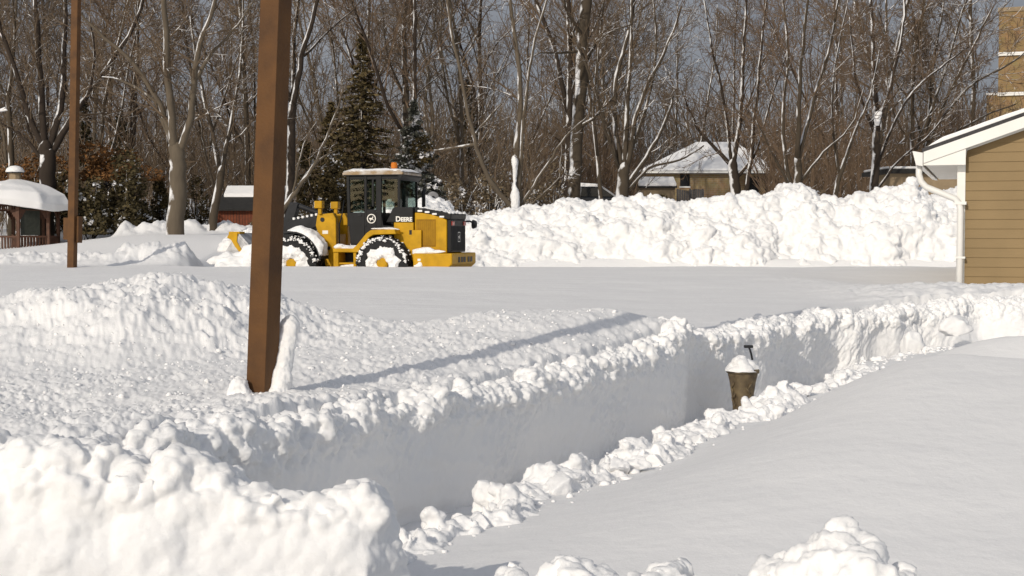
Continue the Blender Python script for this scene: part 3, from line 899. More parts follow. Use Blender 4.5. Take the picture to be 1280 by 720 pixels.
# ---------------------------------------------------------------- wheel loader
def text_part(name, body, mat, parent, loc, rot, size, extr=.006, offset=0.0, small=None):
    c = bpy.data.curves.new(name, 'FONT'); c.body = body; c.size = size; c.extrude = extr; c.offset = offset
    c.align_x = 'LEFT'
    if small:
        c.small_caps_scale = .82
        for i in small: c.body_format[i].use_small_caps = True
    c.materials.append(mat)
    o = bpy.data.objects.new(name, c); COL.objects.link(o)
    me = bpy.data.meshes.new_from_object(o.evaluated_get(bpy.context.evaluated_depsgraph_get()))
    bpy.data.objects.remove(o)
    o = bpy.data.objects.new(name, me); COL.objects.link(o)
    o.parent = parent; o.location = loc; o.rotation_euler = rot
    return o

WL = empty('wheel_loader')
tag(WL, 'yellow and black wheel loader ploughing snow, cab dusted with snow', 'wheel loader')
# local axes: X forward (bucket), Y to the machine's left (towards the viewer), Z up, origin on the ground below the rear axle
# wheels
def tyre_mb(r, w):
    m = MB()
    prof = [(r*.56, -w*.42), (r*.66, -w*.5), (r*.86, -w*.5), (r*.95, -w*.43), (r*.965, 0), (r*.95, w*.43), (r*.86, w*.5), (r*.66, w*.5), (r*.56, w*.42)]
    m.lathe(prof, 40, axis='y')
    nl = 22
    for i in range(nl):
        for s in (-1, 1):
            a0 = 2*math.pi*(i+(.5 if s > 0 else 0))/nl
            b = len(m.v)
            # chevron lug from the shoulder to the middle
            for (yy, da) in ((s*w*.53, 0.0), (s*w*.02, .22)):
                for (rr, dd) in ((r*.93, -.065), (r*.93, .065), (r*1.005, .045), (r*1.005, -.045)):
                    an = a0+da+dd
                    m.v.append((math.cos(an)*rr, yy, math.sin(an)*rr))
            m.f += [(b,b+1,b+2,b+3),(b+7,b+6,b+5,b+4),(b,b+4,b+5,b+1),(b+1,b+5,b+6,b+2),(b+2,b+6,b+7,b+3),(b+3,b+7,b+4,b)]
            # side wall end of the lug
            b = len(m.v)
            for (rr) in (r*.80, r*1.0):
                for dd in (-.05, .05):
                    for yy in (s*w*.50, s*w*.535):
                        an = a0+dd
                        m.v.append((math.cos(an)*rr, yy, math.sin(an)*rr))
            m.f += [(b,b+1,b+3,b+2),(b+4,b+6,b+7,b+5),(b,b+4,b+5,b+1),(b+2,b+3,b+7,b+6),(b+1,b+5,b+7,b+3),(b,b+2,b+6,b+4)]
    return m
WR = .72; WW = .5
def snow_ring(parent, yside, r0=.14, r1=.50, seed=1):
    nu, nv = 120, 24
    P = np.zeros((nu, nv, 3))
    for i in range(nu):
        a = 2*math.pi*i/(nu-1)
        for j in range(nv):
            q = j/(nv-1)
            rr = r0+(r1-r0)*q+.02*math.sin(a*2+seed)*(1-q)
            P[i, j] = (math.cos(a)*rr, yside+math.copysign(.05*math.sin(q*math.pi), yside)-math.copysign(.035, yside)*(abs(q*2-1))**3, math.sin(a)*rr)
    if yside > 0: P = P[::-1]
    o = sheet('snow_crust', P, lambda Q, I, J: .07*domes3(Q, 7, 140+seed)-.012+.06*fbm3(Q+seed, 3.5, 4, 150, .6)-.02)
    o.parent = parent
    return o
for ix, wx_ in enumerate((0.0, 2.55)):
    for ys in (1, -1):
        wh = mk('wheel', tyre_mb(WR, WW), M_RUBBER, WL)
        wh.location = (wx_, ys*.86, WR); wh.rotation_euler = (0, .3*ix+.1*ys, 0)
        m = MB().lathe([(.0, -.02), (.16, -.02), (.17, .02), (.30, .04), (.38, .10), (.41, .16), (.41, .18)][::-1] if False else [(.41, -.02), (.40, .08), (.33, .05), (.18, .03), (.15, .10), (.12, .13), (.02, .135)], 28, axis='y')
        if ys < 0: m.v = [(a, -b, c) for a, b, c in m.v]
        rim = mk('rim', m, M_YEL, wh)
        rim.location = (0, ys*(WW*.5-.12), 0)
        if ys > 0: snow_ring(wh, .245, seed=ix+1)
# tread snow clods on the near tyres
for wx_ in (0.0, 2.55):
    pts = []; rad = []
    for i in range(150):
        a = random.uniform(.1, 3.1); q = random.choice([random.uniform(.60, .70), random.uniform(.66, .735)])
        pts.append((wx_+math.cos(a)*q, .86+random.uniform(-.1, .27) if q > .70 else .86+.262, WR+math.sin(a)*q)); rad.append(random.uniform(.012, .045))
    o = crumbs('snow_crumbs', np.array(pts), np.array(rad)); o.parent = WL; o['kind'] = 'stuff'
# rear chassis, fender, steps
m = MB()
m.prism([(-.9, .62), (-.9, 1.06), (1.35, 1.06), (1.35, .62)], -.5, .5)
mk('rear_frame', m, M_YEL, WL, bevel=.02)
m = MB()
m.cyl((0, 0, WR), (0, 1, 0), .16, 1.4, 14); m.box(-.2, .2, -.2, .2, .5, .95); mk('axle', m, M_DGREY, WL)
m = MB().cyl((2.55, 0, WR), (0, 1, 0), .16, 1.4, 14); m.box(2.35, 2.75, -.2, .2, .5, .95); mk('axle', m, M_DGREY, WL)
fo = [(1.36, 1.12), (.80, 1.12), (.70, 1.20), (.42, 1.52), (.30, 1.60), (-.36, 1.62), (-.40, 1.50), (.22, 1.48), (.34, 1.42), (.58, 1.12), (.66, 1.02), (1.36, 1.02)]
for ys in (1, -1):
    mm = MB(); mm.prism(fo, .62*ys, 1.12*ys); mk('fender', mm, M_YEL, WL, bevel=.015)
    mm = MB(); mm.prism([(.28, 1.53), (-.32, 1.55), (-.32, 1.49), (.25, 1.47)], 1.122*ys, 1.13*ys)
    # apron behind the wheel, running down to the counterweight
    mm = MB(); mm.prism([(-.36, 1.60), (-.40, 1.28), (-.62, .98), (-.80, .62), (-.96, .62), (-.96, 1.60)], .60*ys, .74*ys); mk('side_apron', mm, M_YEL, WL, bevel=.012)
    mm = MB()
    mm.box(.72, .80, .72*ys-.2, .72*ys+.36, .42, 1.04); mm.box(1.22, 1.36, .72*ys-.2, .72*ys+.36, .42, 1.04)
    mm.box(.78, 1.24, .80*ys-.12, .80*ys+.26, .40, .46); mm.box(.78, 1.24, .80*ys-.12, .80*ys+.24, .70, .75)
    mk('step', mm, M_YEL, WL, bevel=.01)
m = MB().box(.80, 1.22, -.6, .6, .48, 1.0); mk('step_well', m, M_DGREY, WL)
m = MB().prism([(.62, 1.02), (.34, 1.40), (.2, 1.47), (-.38, 1.47), (-.6, .98), (-.5, .8), (.6, .8)], -.64, .64); mk('wheel_arch', m, M_BLK, WL)
# engine hood and body
m = MB().prism([(-.20, 1.80), (-.20, .98), (-.74, .98), (-.74, 1.80)], -.735, .735); body_ = mk('body', m, M_YEL, WL, bevel=.015)
m = MB().box(-.70, -.24, .736, .739, 1.20, 1.208); mk('panel_seam', m, M_DGREY, body_)
m = MB().prism([(-.75, 2.06), (-.75, 1.0), (-1.63, 1.0), (-1.63, 1.86), (-1.5, 1.92), (-1.2, 2.01), (-.95, 2.05)], -.66, .66); hood = mk('hood', m, M_YEL, WL, bevel=.025)
for ys in (1, -1):
    m = MB().box(-1.33, -.80, .661*ys-.004, .661*ys+.006, 1.17, 1.88); mk('mesh_panel', m, M_YELD, hood, bevel=.004)
    m = MB()
    for k in range(9):
        m.box(-1.29+.055*k, -1.285+.055*k+.005, .668*ys-.002, .668*ys+.002, 1.21, 1.84)
    m.box(-1.36, -1.345, .664*ys-.004, .664*ys+.004, 1.15, 1.90)
    mk('vent_ribs', m, M_YEL, hood)
m = MB().box(-.70, -.63, .737, .741, 1.48, 1.60); mk('decal', m, M_DGREY, WL)
# black engine top, slatted
m = MB().prism([(-.74, 2.17), (-.74, 2.06), (-.95, 2.056), (-1.2, 2.015), (-1.5, 1.925), (-1.64, 1.87), (-1.74, 1.88), (-1.76, 2.02), (-1.6, 2.06), (-1.3, 2.12), (-1.0, 2.17)], -.655, .655); ec = mk('engine_cover', m, M_BLK, WL, bevel=.02)
for k in range(4): mk('packed_snow', MB().box(-.96-.2*k, -.83-.2*k, .645, .668, 2.075-.02*k-.02*k*k*.5, 2.125-.022*k-.02*k*k*.5), SNOW, ec, bevel=.01)
pts = [(-random.uniform(.8, 1.7), random.uniform(-.6, .6), 2.15-.0*k) for k in range(0)]
top_pts = []
for i in range(260):
    x_ = -random.uniform(.85, 1.72); top_pts.append((x_, random.uniform(-.62, .62), 2.17-.14*max(0, (-x_-1.0)/.7)))
o = crumbs('snow_crumbs', np.array(top_pts), np.array([random.uniform(.02, .06) for _ in top_pts])); o.parent = WL; o['kind'] = 'stuff'
# rear grille
m = MB().prism([(-1.632, 1.02), (-1.632, 1.86), (-1.70, 1.9), (-1.74, 1.86), (-1.74, 1.02)], -.62, .62); gr = mk('radiator_grille', m, M_BLK, WL, bevel=.015)
m = MB()
for k in range(11): m.box(-1.752, -1.741, -.56+.11*k-.012, -.56+.11*k+.012, 1.06, 1.70)
mk('grille_bars', m, M_DGREY, gr)
for ys in (1, -1):
    m = MB().box(-1.765, -1.735, ys*.5-.10, ys*.5+.10, 1.72, 1.83); mk('tail_light', m, M_RED, WL, bevel=.01)
def emblem(parent, c, u, v, nrm, r, square=False):
    """ringed badge with a small leaping animal shape"""
    c, u, v, nrm = Vector(c), Vector(u), Vector(v), Vector(nrm)
    m = MB(); kk = 36
    if not square:
        for i in range(kk):
            a, b_ = 2*math.pi*i/kk, 2*math.pi*(i+1)/kk
            m.quad(c+(u*math.cos(a)+v*math.sin(a))*r+nrm*.004, c+(u*math.cos(b_)+v*math.sin(b_))*r+nrm*.004, c+(u*math.cos(b_)+v*math.sin(b_))*r*.80+nrm*.004, c+(u*math.cos(a)+v*math.sin(a))*r*.80+nrm*.004)
    else:
        for (x0, x1, y0, y1) in ((-1, 1, .85, 1), (-1, 1, -1, -.85), (-1, -.85, -.85, .85), (.85, 1, -.85, .85)):
            m.quad(*[c+u*x*r*.75+v*y*r+nrm*.004 for x, y in ((x0, y0), (x1, y0), (x1, y1), (x0, y1))])
    shape = [(-.62, .05), (-.30, .18), (.10, .12), (.28, .42), (.42, .62), (.36, .36), (.60, .40), (.40, .22), (.30, -.02), (.55, -.22), (.62, -.48), (.36, -.22), (.02, -.18), (-.26, -.52), (-.40, -.50), (-.22, -.20), (-.52, -.14)]
    b = len(m.v)
    m.v += [tuple(c+(u*x*(.75 if square else .9)+v*y)*r+nrm*.005) for x, y in shape]
    m.f.append(tuple(range(b, b+len(shape))))
    return mk('emblem', m, M_LETTER, parent, recalc=False)
emblem(gr, (-1.754, 0, 1.42), (0, -1, 0), (0, 0, 1), (-1, 0, 0), .13, True)
# counterweight
m = MB().prism([(-.84, 1.0), (-.84, .58), (-1.2, .52), (-1.74, .58), (-1.90, .72), (-1.90, 1.0)], -1.06, 1.06); cw = mk('counterweight', m, M_YEL, WL, bevel=.03)
for yy in (-.62, -.38, -.02, .2, .45): mk('recess', MB().box(-1.909, -1.895, yy-.08, yy+.08, .76, .9), M_BLK, cw)
m = MB().box(-1.05, -.97, 1.055, 1.068, .80, .86); mk('reflector', m, M_LETTER, cw)
m = MB().tube([(-1.72, -.62, 1.83), (-1.78, -.92, 1.84), (-1.8, -1.08, 1.8)], .025, 8); ml = mk('lamp_arm', m, M_BLK, WL)
m = MB().lathe([(.02, -.09), (.09, -.07), (.12, 0), (.12, .03), (.02, .035)], 20, c=(-1.82, -1.12, 1.76), axis='x'); mk('work_lamp', m, M_DGREY, ml)
# cab
CAB = mk('cab', MB().prism([(1.02, 1.20), (.62, 1.20), (.50, 1.30), (.36, 1.48), (.22, 1.62), (-.34, 1.62), (-.34, 1.70), (.10, 1.72), (.16, 2.06), (1.09, 2.06), (1.06, 1.6)], -.71, .71), M_BLK, WL, bevel=.015)
m = MB()
for ys in (1, -1):
    for (xa, xb, xc) in ((1.02, 1.10, .03), (.56, .63, .0), (.15, .30, .0), (-.36, -.30, 0)):
        m.prism([(xa, 1.7), (xb, 1.7), (xb+xc, 3.04), (xa+xc, 3.04)], .66*ys, .72*ys)
    m.box(-.36, 1.13, .655*ys-.045 if ys > 0 else -.7, .70 if ys > 0 else -.61, 2.93, 3.04)
m.box(1.05, 1.13, -.7, .7, 2.93, 3.04); m.box(-.37, -.31, -.7, .7, 2.93, 3.04); m.box(-.36, -.30, -.7, .7, 1.7, 2.2)
m.box(.36, .42, .69, .722, 2.22, 2.93)
mk('pillar', m, M_BLK, CAB, bevel=.008)
# door lower part with the ringed emblem
m = MB().prism([(1.07, 2.06), (1.02, 1.24), (.66, 1.24), (.62, 1.30), (.62, 2.06)], .712, .728); dr = mk('door', m, M_BLK, CAB, bevel=.006)
m = MB().box(.70, .80, .728, .75, 1.98, 2.01); mk('handle', m, M_DGREY, dr)
m = MB().prism([(.56, 2.14), (.56, 1.50), (.30, 1.52), (.30, 2.14)], .708, .724); pn = mk('side_panel', m, M_BLK, CAB, bevel=.006)
emblem(pn, (.425, .729, 1.90), (-1, 0, 0), (0, 0, 1), (0, 1, 0), .125)
for (x0, x1, z0) in ((.64, 1.03, 2.08), (.31, .55, 2.16), (-.29, .14, 2.2)):
    for ys in (1, -1):
        m = MB().box(x0, x1, .69*ys-.003, .69*ys+.003, z0, 2.93); mk('window_pane', m, M_GLASS, CAB)
m = MB().box(1.075, 1.081, -.64, .64, 1.75, 2.93); mk('windscreen', m, M_GLASS, CAB)
m = MB().box(-.338, -.332, -.64, .64, 2.2, 2.93); mk('rear_window', m, M_GLASS, CAB)
m = MB().prism([(-.45, 3.03), (1.22, 3.03), (1.24, 3.10), (1.15, 3.16), (-.38, 3.16), (-.47, 3.10)], -.76, .76); rf = mk('cab_roof', m, M_CABROOF, CAB, bevel=.02)
m = MB().prism([(-.46, 3.0), (-.36, 2.90), (-.33, 3.03), (1.2, 3.03), (1.2, 3.055), (-.46, 3.055)], -.765, .765); mk('roof_rim', m, M_BLK, rf, bevel=.005)
nu, nvx = 90, 40
P = np.zeros((nu, nvx, 3)); uu = np.linspace(0, 1, nu); vv2 = np.linspace(0, 1, nvx)
for i, a in enumerate(uu):
    for j, b_ in enumerate(vv2):
        ed = min(a, 1-a, .999)*8; eb = min(b_, 1-b_)*8
        h = .085*min(1, ed)**.5*min(1, eb)**.5
        P[i, j] = (-.45+1.66*a, -.765+1.53*b_, 3.135+h)
so = sheet('roof_snow', P, lambda Q, I, J: .02*domes3(Q, 4, 161)+.01*domes3(Q, 10, 162)-.012); so.parent = CAB
m = MB().cyl((-.02, .2, 3.20), (0, 0, 1), .07, .1, 16).lathe([(.085, 3.24), (.088, 3.35), (.07, 3.39), (.02, 3.395)], 20, c=(-.02, .2, 0)); mk('beacon', m, M_AMBER, CAB, smooth=False)
m = MB().box(.12, .22, .55, .62, 2.82, 2.9); mk('work_lamp', m, M_LETTER, CAB, bevel=.01)
# seat, steering column, floor console inside the cab
m = MB().box(-.2, .34, -.26, .26, 1.72, 1.88).prism([(-.26, 1.86), (-.08, 1.86), (-.14, 2.68), (-.26, 2.70)], -.25, .25); m.box(-.25, -.14, -.14, .14, 2.68, 2.86)
mk('driver_seat', m, M_BLK, CAB, bevel=.04)
m = MB().tube([(.85, 0, 1.7), (.68, 0, 2.25)], .05, 10).lathe([(.17, -.015), (.2, -.015), (.2, .015), (.17, .015)], 24, c=(.66, 0, 2.28)); mk('steering_wheel', m, M_BLK, CAB)
m = MB().tube([(1.32, .74, 1.1), (1.32, .76, 1.75), (1.26, .76, 1.9), (1.18, .75, 2.4)], .018, 8); mk('handrail', m, M_BLK, WL, smooth=True)
m = MB().tube([(-.62, -.45, 2.1), (-.62, -.45, 2.62), (-.66, -.45, 2.72)], .05, 12); mk('exhaust_pipe', m, M_DGREY, WL, smooth=True)
# black side tank with the maker's lettering
m = MB().prism([(.02, 1.80), (-.10, 2.02), (-.16, 2.16), (-.22, 2.20), (-.735, 2.20), (-.735, 1.80)], -.742, .742); tk = mk('side_tank', m, M_BLK, WL, bevel=.02)
text_part('lettering', 'Deere', M_LETTER, tk, (-.255, .745, 1.828), (R(90), 0, R(180)), .185, .002, .006, small=(1, 2, 3, 4))
m = MB().box(-.36, .22, .63, .735, 1.60, 1.63); mk('ledge', m, M_YEL, WL, bevel=.005)
# snow lying on the fender, platform and counterweight
def lump(parent, c, r, sx, sy, sz, i):
    o = bpy.data.objects.new('packed_snow', CL[i]); COL.objects.link(o); o.parent = parent
    o.location = c; o.scale = (r*sx, r*sy, r*sz); o.rotation_euler = (0, 0, 0)
for (c, r, s, i) in (((-.02, .92, 1.63), .3, (1.15, .6, .28), 0), ((.72, .92, 1.14), .2, (.9, .9, .5), 1), ((1.24, .8, 1.15), .2, (.9, 1, .8), 5), ((1.05, .8, 1.13), .2, (1.4, 1, .5), 3), ((-1.08, .86, 1.03), .3, (.95, .6, .65), 2), ((-1.3, .86, 1.02), .25, (1.3, .7, .35), 4), ((-.98, 1.02, .66), .2, (.8, .5, .9), 6), ((.95, .98, .62), .2, (1.3, .8, .7), 2), ((.5, 1.05, .5), .2, (.8, .6, .7), 5)):
    lump(WL, c, r, *s, i)
# front frame (loader tower)
m = MB().prism([(2.05, 2.02), (1.60, 2.06), (1.52, 1.9), (1.50, .55), (1.80, .55), (1.98, 1.35), (2.10, 1.72)], -.52, -.30); m.prism([(2.05, 2.02), (1.60, 2.06), (1.52, 1.9), (1.50, .55), (1.80, .55), (1.98, 1.35), (2.10, 1.72)], .30, .52); m.box(1.55, 1.75, -.32, .32, .6, 1.5)
tw = mk('front_frame', m, M_YEL, WL, bevel=.02)
m = MB().cyl((1.9, .525, 1.88), (0, 1, 0), .06, .02, 14).cyl((1.72, .525, 1.12), (0, 1, 0), .05, .02, 14); mk('pivot_pin', m, M_DGREY, tw)
m = MB().box(1.74, 1.9, .521, .525, 1.50, 1.59); mk('label_plate', m, M_LETTER, tw)
for ys in (1, -1):
    m = MB().box(1.90, 2.0, ys*.55-.05, ys*.55+.05, 2.02, 2.2).box(1.86, 2.08, ys*.56-.1, ys*.56+.1, 2.18, 2.38); hl = mk('headlight', m, M_YEL, WL, bevel=.02)
    m = MB().box(2.081, 2.09, ys*.56-.07, ys*.56+.07, 2.21, 2.35); mk('lens', m, M_LETTER, hl)
    # front mudguard, caked with snow
    mg = MB(); n_ = 14; pts_o = []; pts_i = []
    for k in range(n_):
        a = R(8+100*k/(n_-1)); rr = .86
        pts_o.append((2.55-math.cos(a)*rr, .72+math.sin(a)*rr)); pts_i.append((2.55-math.cos(a)*(rr-.05), .72+math.sin(a)*(rr-.05)))
    mg.prism(pts_o+pts_i[::-1], .58*ys, 1.12*ys); mk('mudguard', mg, M_DGREY, WL)
nu, nvx = 80, 40
P = np.zeros((nu, nvx, 3))
for i in range(nu):
    a = R(14+82*i/(nu-1))
    for j in range(nvx):
        b_ = j/(nvx-1); e1 = min(i, nu-1-i)/(nu-1)*6; e2 = min(b_, 1-b_)*5
        rr = .85+.15*min(1, e1)**.5*min(1, e2)**.5
        P[i, j] = (2.55-math.cos(a)*rr, .56+.58*b_, .72+math.sin(a)*rr)
so = sheet('packed_snow', P[:, ::-1], lambda Q, I, J: .05*domes3(Q, 5, 171)-.02+.02*fbm3(Q, 6, 2, 172)); so.parent = WL
# lift arms, bucket cylinder and bell crank
for ys in (1, -1):
    m = MB().prism([(1.86, 1.98), (2.2, 1.98), (2.9, 1.84), (3.35, 1.52), (3.95, .62), (3.8, .46), (3.6, .52), (3.05, 1.30), (2.75, 1.50), (2.2, 1.66), (1.9, 1.76)], ys*.36-.05, ys*.36+.05); mk('lift_arm', m, M_DGREY, WL, bevel=.015)
m = MB().prism([(2.78, 2.32), (3.02, 2.36), (3.22, 1.9), (3.48, 1.35), (3.3, 1.22), (3.0, 1.6)], -.12, .12); m.cyl((2.4, 0, 2.12), (1, 0, .35), .07, 1.1, 14); m.tube([(3.35, 0, 1.3), (3.75, 0, .9)], .05, 10)
mk('bell_crank', m, M_DGREY, WL, bevel=.015)
for k in range(6): mk('packed_snow', MB().box(2.1+.13*k, 2.17+.13*k, .33, .41, 1.985-.022*k, 2.05-.022*k), SNOW, WL, bevel=.015)
# bucket, raised a little, heaped with snow
bo = [(3.72, .42), (4.72, .36), (4.9, .40), (4.72, .44), (3.95, .52), (3.80, .72), (3.84, 1.18), (4.10, 1.48), (4.02, 1.53), (3.74, 1.24), (3.66, .72)]
m = MB().prism(bo, -1.2, 1.2); bk = mk('bucket', m, M_STEEL, WL, bevel=.01)
for ys in (1, -1):
    m = MB().prism([(3.74, .46), (4.78, .40), (4.42, 1.0), (4.08, 1.49), (3.78, 1.22), (3.70, .74)], ys*1.2-.02, ys*1.2+.02); mk('side_plate', m, M_STEEL, bk, bevel=.006)
m = MB().prism([(4.02, 1.54), (4.28, 1.50), (4.34, 1.40), (4.22, 1.34), (4.10, 1.15), (3.92, .95), (3.86, 1.0), (4.05, 1.3)], 1.222, 1.25); m.box(3.98, 4.3, .9, 1.22, 1.50, 1.56); mk('side_cutter', m, M_YEL, bk, bevel=.01)
for (c, r, s, i) in (((4.35, 0, 1.15), .6, (.9, 1.7, .75), 0), ((4.4, .75, 1.12), .5, (.8, .8, .8), 2), ((4.55, -.6, .95), .5, (.9, .9, .7), 4), ((4.62, 1.0, .75), .4, (.9, .7, .7), 5)):
    lump(bk, c, r, *s, i)
WL.matrix_world = Matrix.Translation((-3.09, 38.0, .37)) @ Matrix.Rotation(R(164.6), 4, 'Z')
def berm_d1(P, Nn):
    Q = warp(P, 1.5, .15, 480)
    return .12*domes3(Q, 2.2, 481)+.07*domes3(Q, 4.5, 482)+.12*fbm3(P, 1.5, 4, 483, .6)-.1
bb = pile('snow_heap', (-7.9, -6.35), [(270, 324), (280, 316), (290, 314), (299, 315), (307, 309), (318, 304), (330, 305), (342, 318)], 37.55, .4, 36.9, 38.2, [(.045, berm_d1)], 30, 14, .6, .2)
tag(bb, 'churned snow heap spilling round the loader bucket', 'snow heap')

# ---------------------------------------------------------------- garage at the right
GY = 28.0
GX0 = at(1205, 300, GY).x; EZ = at(1150, 205, GY).z
SL = .352
G = empty('garage', (0, 0, 0))
tag(G, 'tan lap-sided garage with white trim and downspout at right', 'garage')
XL, XR = GX0, GX0+6.8; XM = (XL+XR)/2
oh = .80
def roof_under(x):   # underside line of the rake
    return EZ + (min(x, 2*XM-x)-(XL-oh))*SL
m = MB()
z = .3; step = .187
while z < roof_under(XM):
    z1 = z+step
    def xl(zz): return max(XL, XL-oh+(zz-EZ)/SL)
    a, b_ = xl(z), xl(z1)
    c, d = 2*XM-a, 2*XM-b_
    if d-b_ > .05:
        m.quad((a, GY-.022, z), (c, GY-.022, z), (d, GY-.004, z1), (b_, GY-.004, z1))
        m.quad((a, GY-.002, z), (c, GY-.002, z), (c, GY-.022, z), (a, GY-.022, z))
    z = z1
mk('siding', m, M_SIDING, G, recalc=False)
m = MB().box(XL+.01, XR-.01, GY+.002, GY+7.5, .1, EZ+.3); mk('wall', m, M_SIDING, G)
m = MB().prism([(XL+.02, EZ+.25), (XR-.02, EZ+.25), (XM, roof_under(XM)-.02)], GY+.004, GY+7.4); mk('gable', m, M_SIDING, G)
m = MB().box(XL-.14, XL+.015, GY-.04, GY+.10, .1, EZ+.30); mk('corner_trim', m, M_WHITE_TRIM, G, bevel=.004)
# roof: two slopes with overhang at the front, soffits and rake boards
th = .10; RK = .30; fy = GY-.34
def rp(x, dz): return (x, roof_under(x)+dz)
xe = XL-oh; xe2 = XR+oh
m = MB()
m.prism([rp(xe, .22), rp(XM, .22), rp(xe2, .22), rp(xe2, .30), rp(XM, .30), rp(xe, .30)], fy+.03, GY+7.9); mk('roof', m, M_ROOFEDGE, G)
m = MB()
m.prism([rp(xe+.03, 0), (XM, roof_under(XM)), (XM, roof_under(XM)+.222), rp(xe+.03, .222)], fy, fy+.03)
m.prism([rp(xe2-.03, 0), (XM, roof_under(XM)), (XM, roof_under(XM)+.222), rp(xe2-.03, .222)], fy, fy+.03)
mk('rake_board', m, M_WHITE_TRIM, G, bevel=.004)
m = MB()
m.prism([rp(xe+.03, .06), (XM, roof_under(XM)+.06), (XM, roof_under(XM)+.09), rp(xe+.03, .09)], fy+.03, GY+.01)
m.prism([rp(xe2-.03, .06), (XM, roof_under(XM)+.06), (XM, roof_under(XM)+.09), rp(xe2-.03, .09)], fy+.03, GY+.01)
m.box(xe+.06, XL, fy+.03, GY+7.8, EZ-.02, EZ+.01)
mk('soffit', m, M_WHITE_TRIM, G)
m = MB().prism([(xe+.03, EZ-.03), (XL+.02, EZ-.03), (XL+.02, roof_under(XL+.02)+.1), (xe+.03, EZ+.1)], fy+.031, fy+.05); mk('eave_return', m, M_WHITE_TRIM, G, bevel=.004)
# frieze along the top of the siding
m = MB().prism([(XL, EZ+.02), (XL, roof_under(XL)+.05), (XM, roof_under(XM)+.05), (XM, roof_under(XM)-.02), (XL+.04, roof_under(XL)-.02)], GY-.05, GY-.024); mk('frieze', m, M_WHITE_TRIM, G)
m = MB().prism([(XR, EZ+.02), (XR, roof_under(XR)+.05), (XM, roof_under(XM)+.05), (XM, roof_under(XM)-.02), (XR-.04, roof_under(XR)-.02)], GY-.05, GY-.024); mk('frieze', m, M_WHITE_TRIM, G)
# gutter seen end-on, downspout with its two bends
gx = xe+.02
m = MB().prism([(gx, EZ-.05), (gx-.13, EZ-.02), (gx-.17, EZ+.14), (gx-.20, EZ+.25), (gx-.17, EZ+.25), (gx-.02, EZ+.22), (gx, EZ+.22)], fy-.01, GY+7.8); gt = mk('gutter', m, M_WHITE, G, bevel=.006)
dy = GY-.14
dpts = [(gx-.08, dy, EZ-.02), (gx-.08, dy, EZ-.20), (gx-.04, dy, EZ-.34), (gx+.06, dy, EZ-.45), (gx+.46, dy, EZ-.62), (gx+.60, dy, EZ-.68), (gx+.69, dy, EZ-.78), (gx+.71, dy, EZ-.92), (gx+.71, dy, EZ-1.3), (gx+.71, dy, .3)]
m = MB().tube(dpts, .085, 4, squash=.8)
m.v = m.v
ds = mk('downspout', MB().tube(dpts, [.075]*10, 12, squash=.85), M_WHITE, G, smooth=True)
m = MB().box(gx+.60, gx+.82, dy-.08, GY, EZ-.80, EZ-.74).box(gx+.61, gx+.81, dy-.078, GY, 1.4, 1.44); mk('bracket', m, M_WHITE, ds)
# snow on the roof
nu, nvx = 200, 60
P = np.zeros((nu, nvx, 3))
for i in range(nu):
    x_ = xe+.10+(XM-xe-.10)*i/(nu-1)
    for j in range(nvx):
        q = j/(nvx-1)
        y_ = fy+.08+ (GY+7.7-fy-.08)*q**2
        e = min(1, i/(nu-1)*14)**.5*min(1, q*40)**.5
        P[i, j] = (x_, y_, roof_under(x_)+.29+.10*e)
so = sheet('roof_snow', P, lambda Q, I, J: .015*fbm3(Q, 1.5, 3, 181)); so.parent = G

G.matrix_world = Matrix.Translation((XL, GY, 0)) @ Matrix.Rotation(R(-18.6), 4, 'Z') @ Matrix.Translation((-XL, -GY, 0))

# ---------------------------------------------------------------- urn in the trench
ux, uy = PLANTER
U_ = empty('planter_urn', (ux, uy, .0), R(24)); U_.scale = (1.0, 1.0, 1.03)
tag(U_, 'weathered brown urn planter with snow heaped on it in the trench', 'planter')
def squ(prof, s=44, p=3.2):
    m = MB(); b = 0; n = len(prof)
    for (r, h) in prof:
        for k in range(s):
            a = 2*math.pi*k/s; c, d = math.cos(a), math.sin(a)
            rr = r/((abs(c)**p+abs(d)**p)**(1/p))
            m.v.append((rr*c, rr*d, h))
    for i in range(n-1):
        for k in range(s):
            k2 = (k+1) % s
            m.f.append((i*s+k, i*s+k2, (i+1)*s+k2, (i+1)*s+k))
    m.f.append(tuple(range(s-1, -1, -1))); m.f.append(tuple((n-1)*s+k for k in range(s)))
    return m
m = squ([(.085, 0), (.085, .05), (.093, .055), (.093, .10), (.082, .11), (.086, .2), (.098, .32), (.115, .44), (.128, .50), (.128, .515), (.142, .52), (.145, .55), (.135, .56), (.12, .54)])
ub = mk('urn_body', m, M_URN, U_, smooth=False, bevel=.003)
m = MB()
for f_ in range(4):
    for (px_, pz, a_) in ((0, .2, .9), (-.015, .26, 2.2), (.015, .30, .9), (-.012, .36, 2.2), (.012, .41, .9)):
        r0 = .088+.10*(pz-.15)
        c = Vector((px_, -r0-.004, pz)); d = Vector((math.cos(a_), 0, math.sin(a_)))
        pts_ = [c-d*.035, c, c+d*.035]
        rot = Matrix.Rotation(f_*math.pi/2, 3, 'Z')
        m.tube([rot@p for p in pts_], [.003, .013, .003], 6)
mk('relief', m, M_URN, ub, smooth=True)
nu, nvx = 60, 50
P = np.zeros((nu, nvx, 3))
for i in range(nu):
    a = 2*math.pi*i/(nu-1)
    for j in range(nvx):
        q = j/(nvx-1)
        rr = .15*(1-q)**.8; P[i, j] = (rr*math.cos(a)-.02*q, rr*math.sin(a), .53+.125*q**.8)
so = sheet('snow_cap', P, lambda Q, I, J: (.05*domes3(Q, 9, 191)+.02*domes3(Q, 20, 192)-.012)*sst(0, .1, 1-J+.0)); so.parent = U_
H_ = MB().box(-.035, .05, -.012, .05, .0, .026).tube([(.01, .0, .012), (.03, 0, -.05), (.05, .03, -.12)], .011, 8)
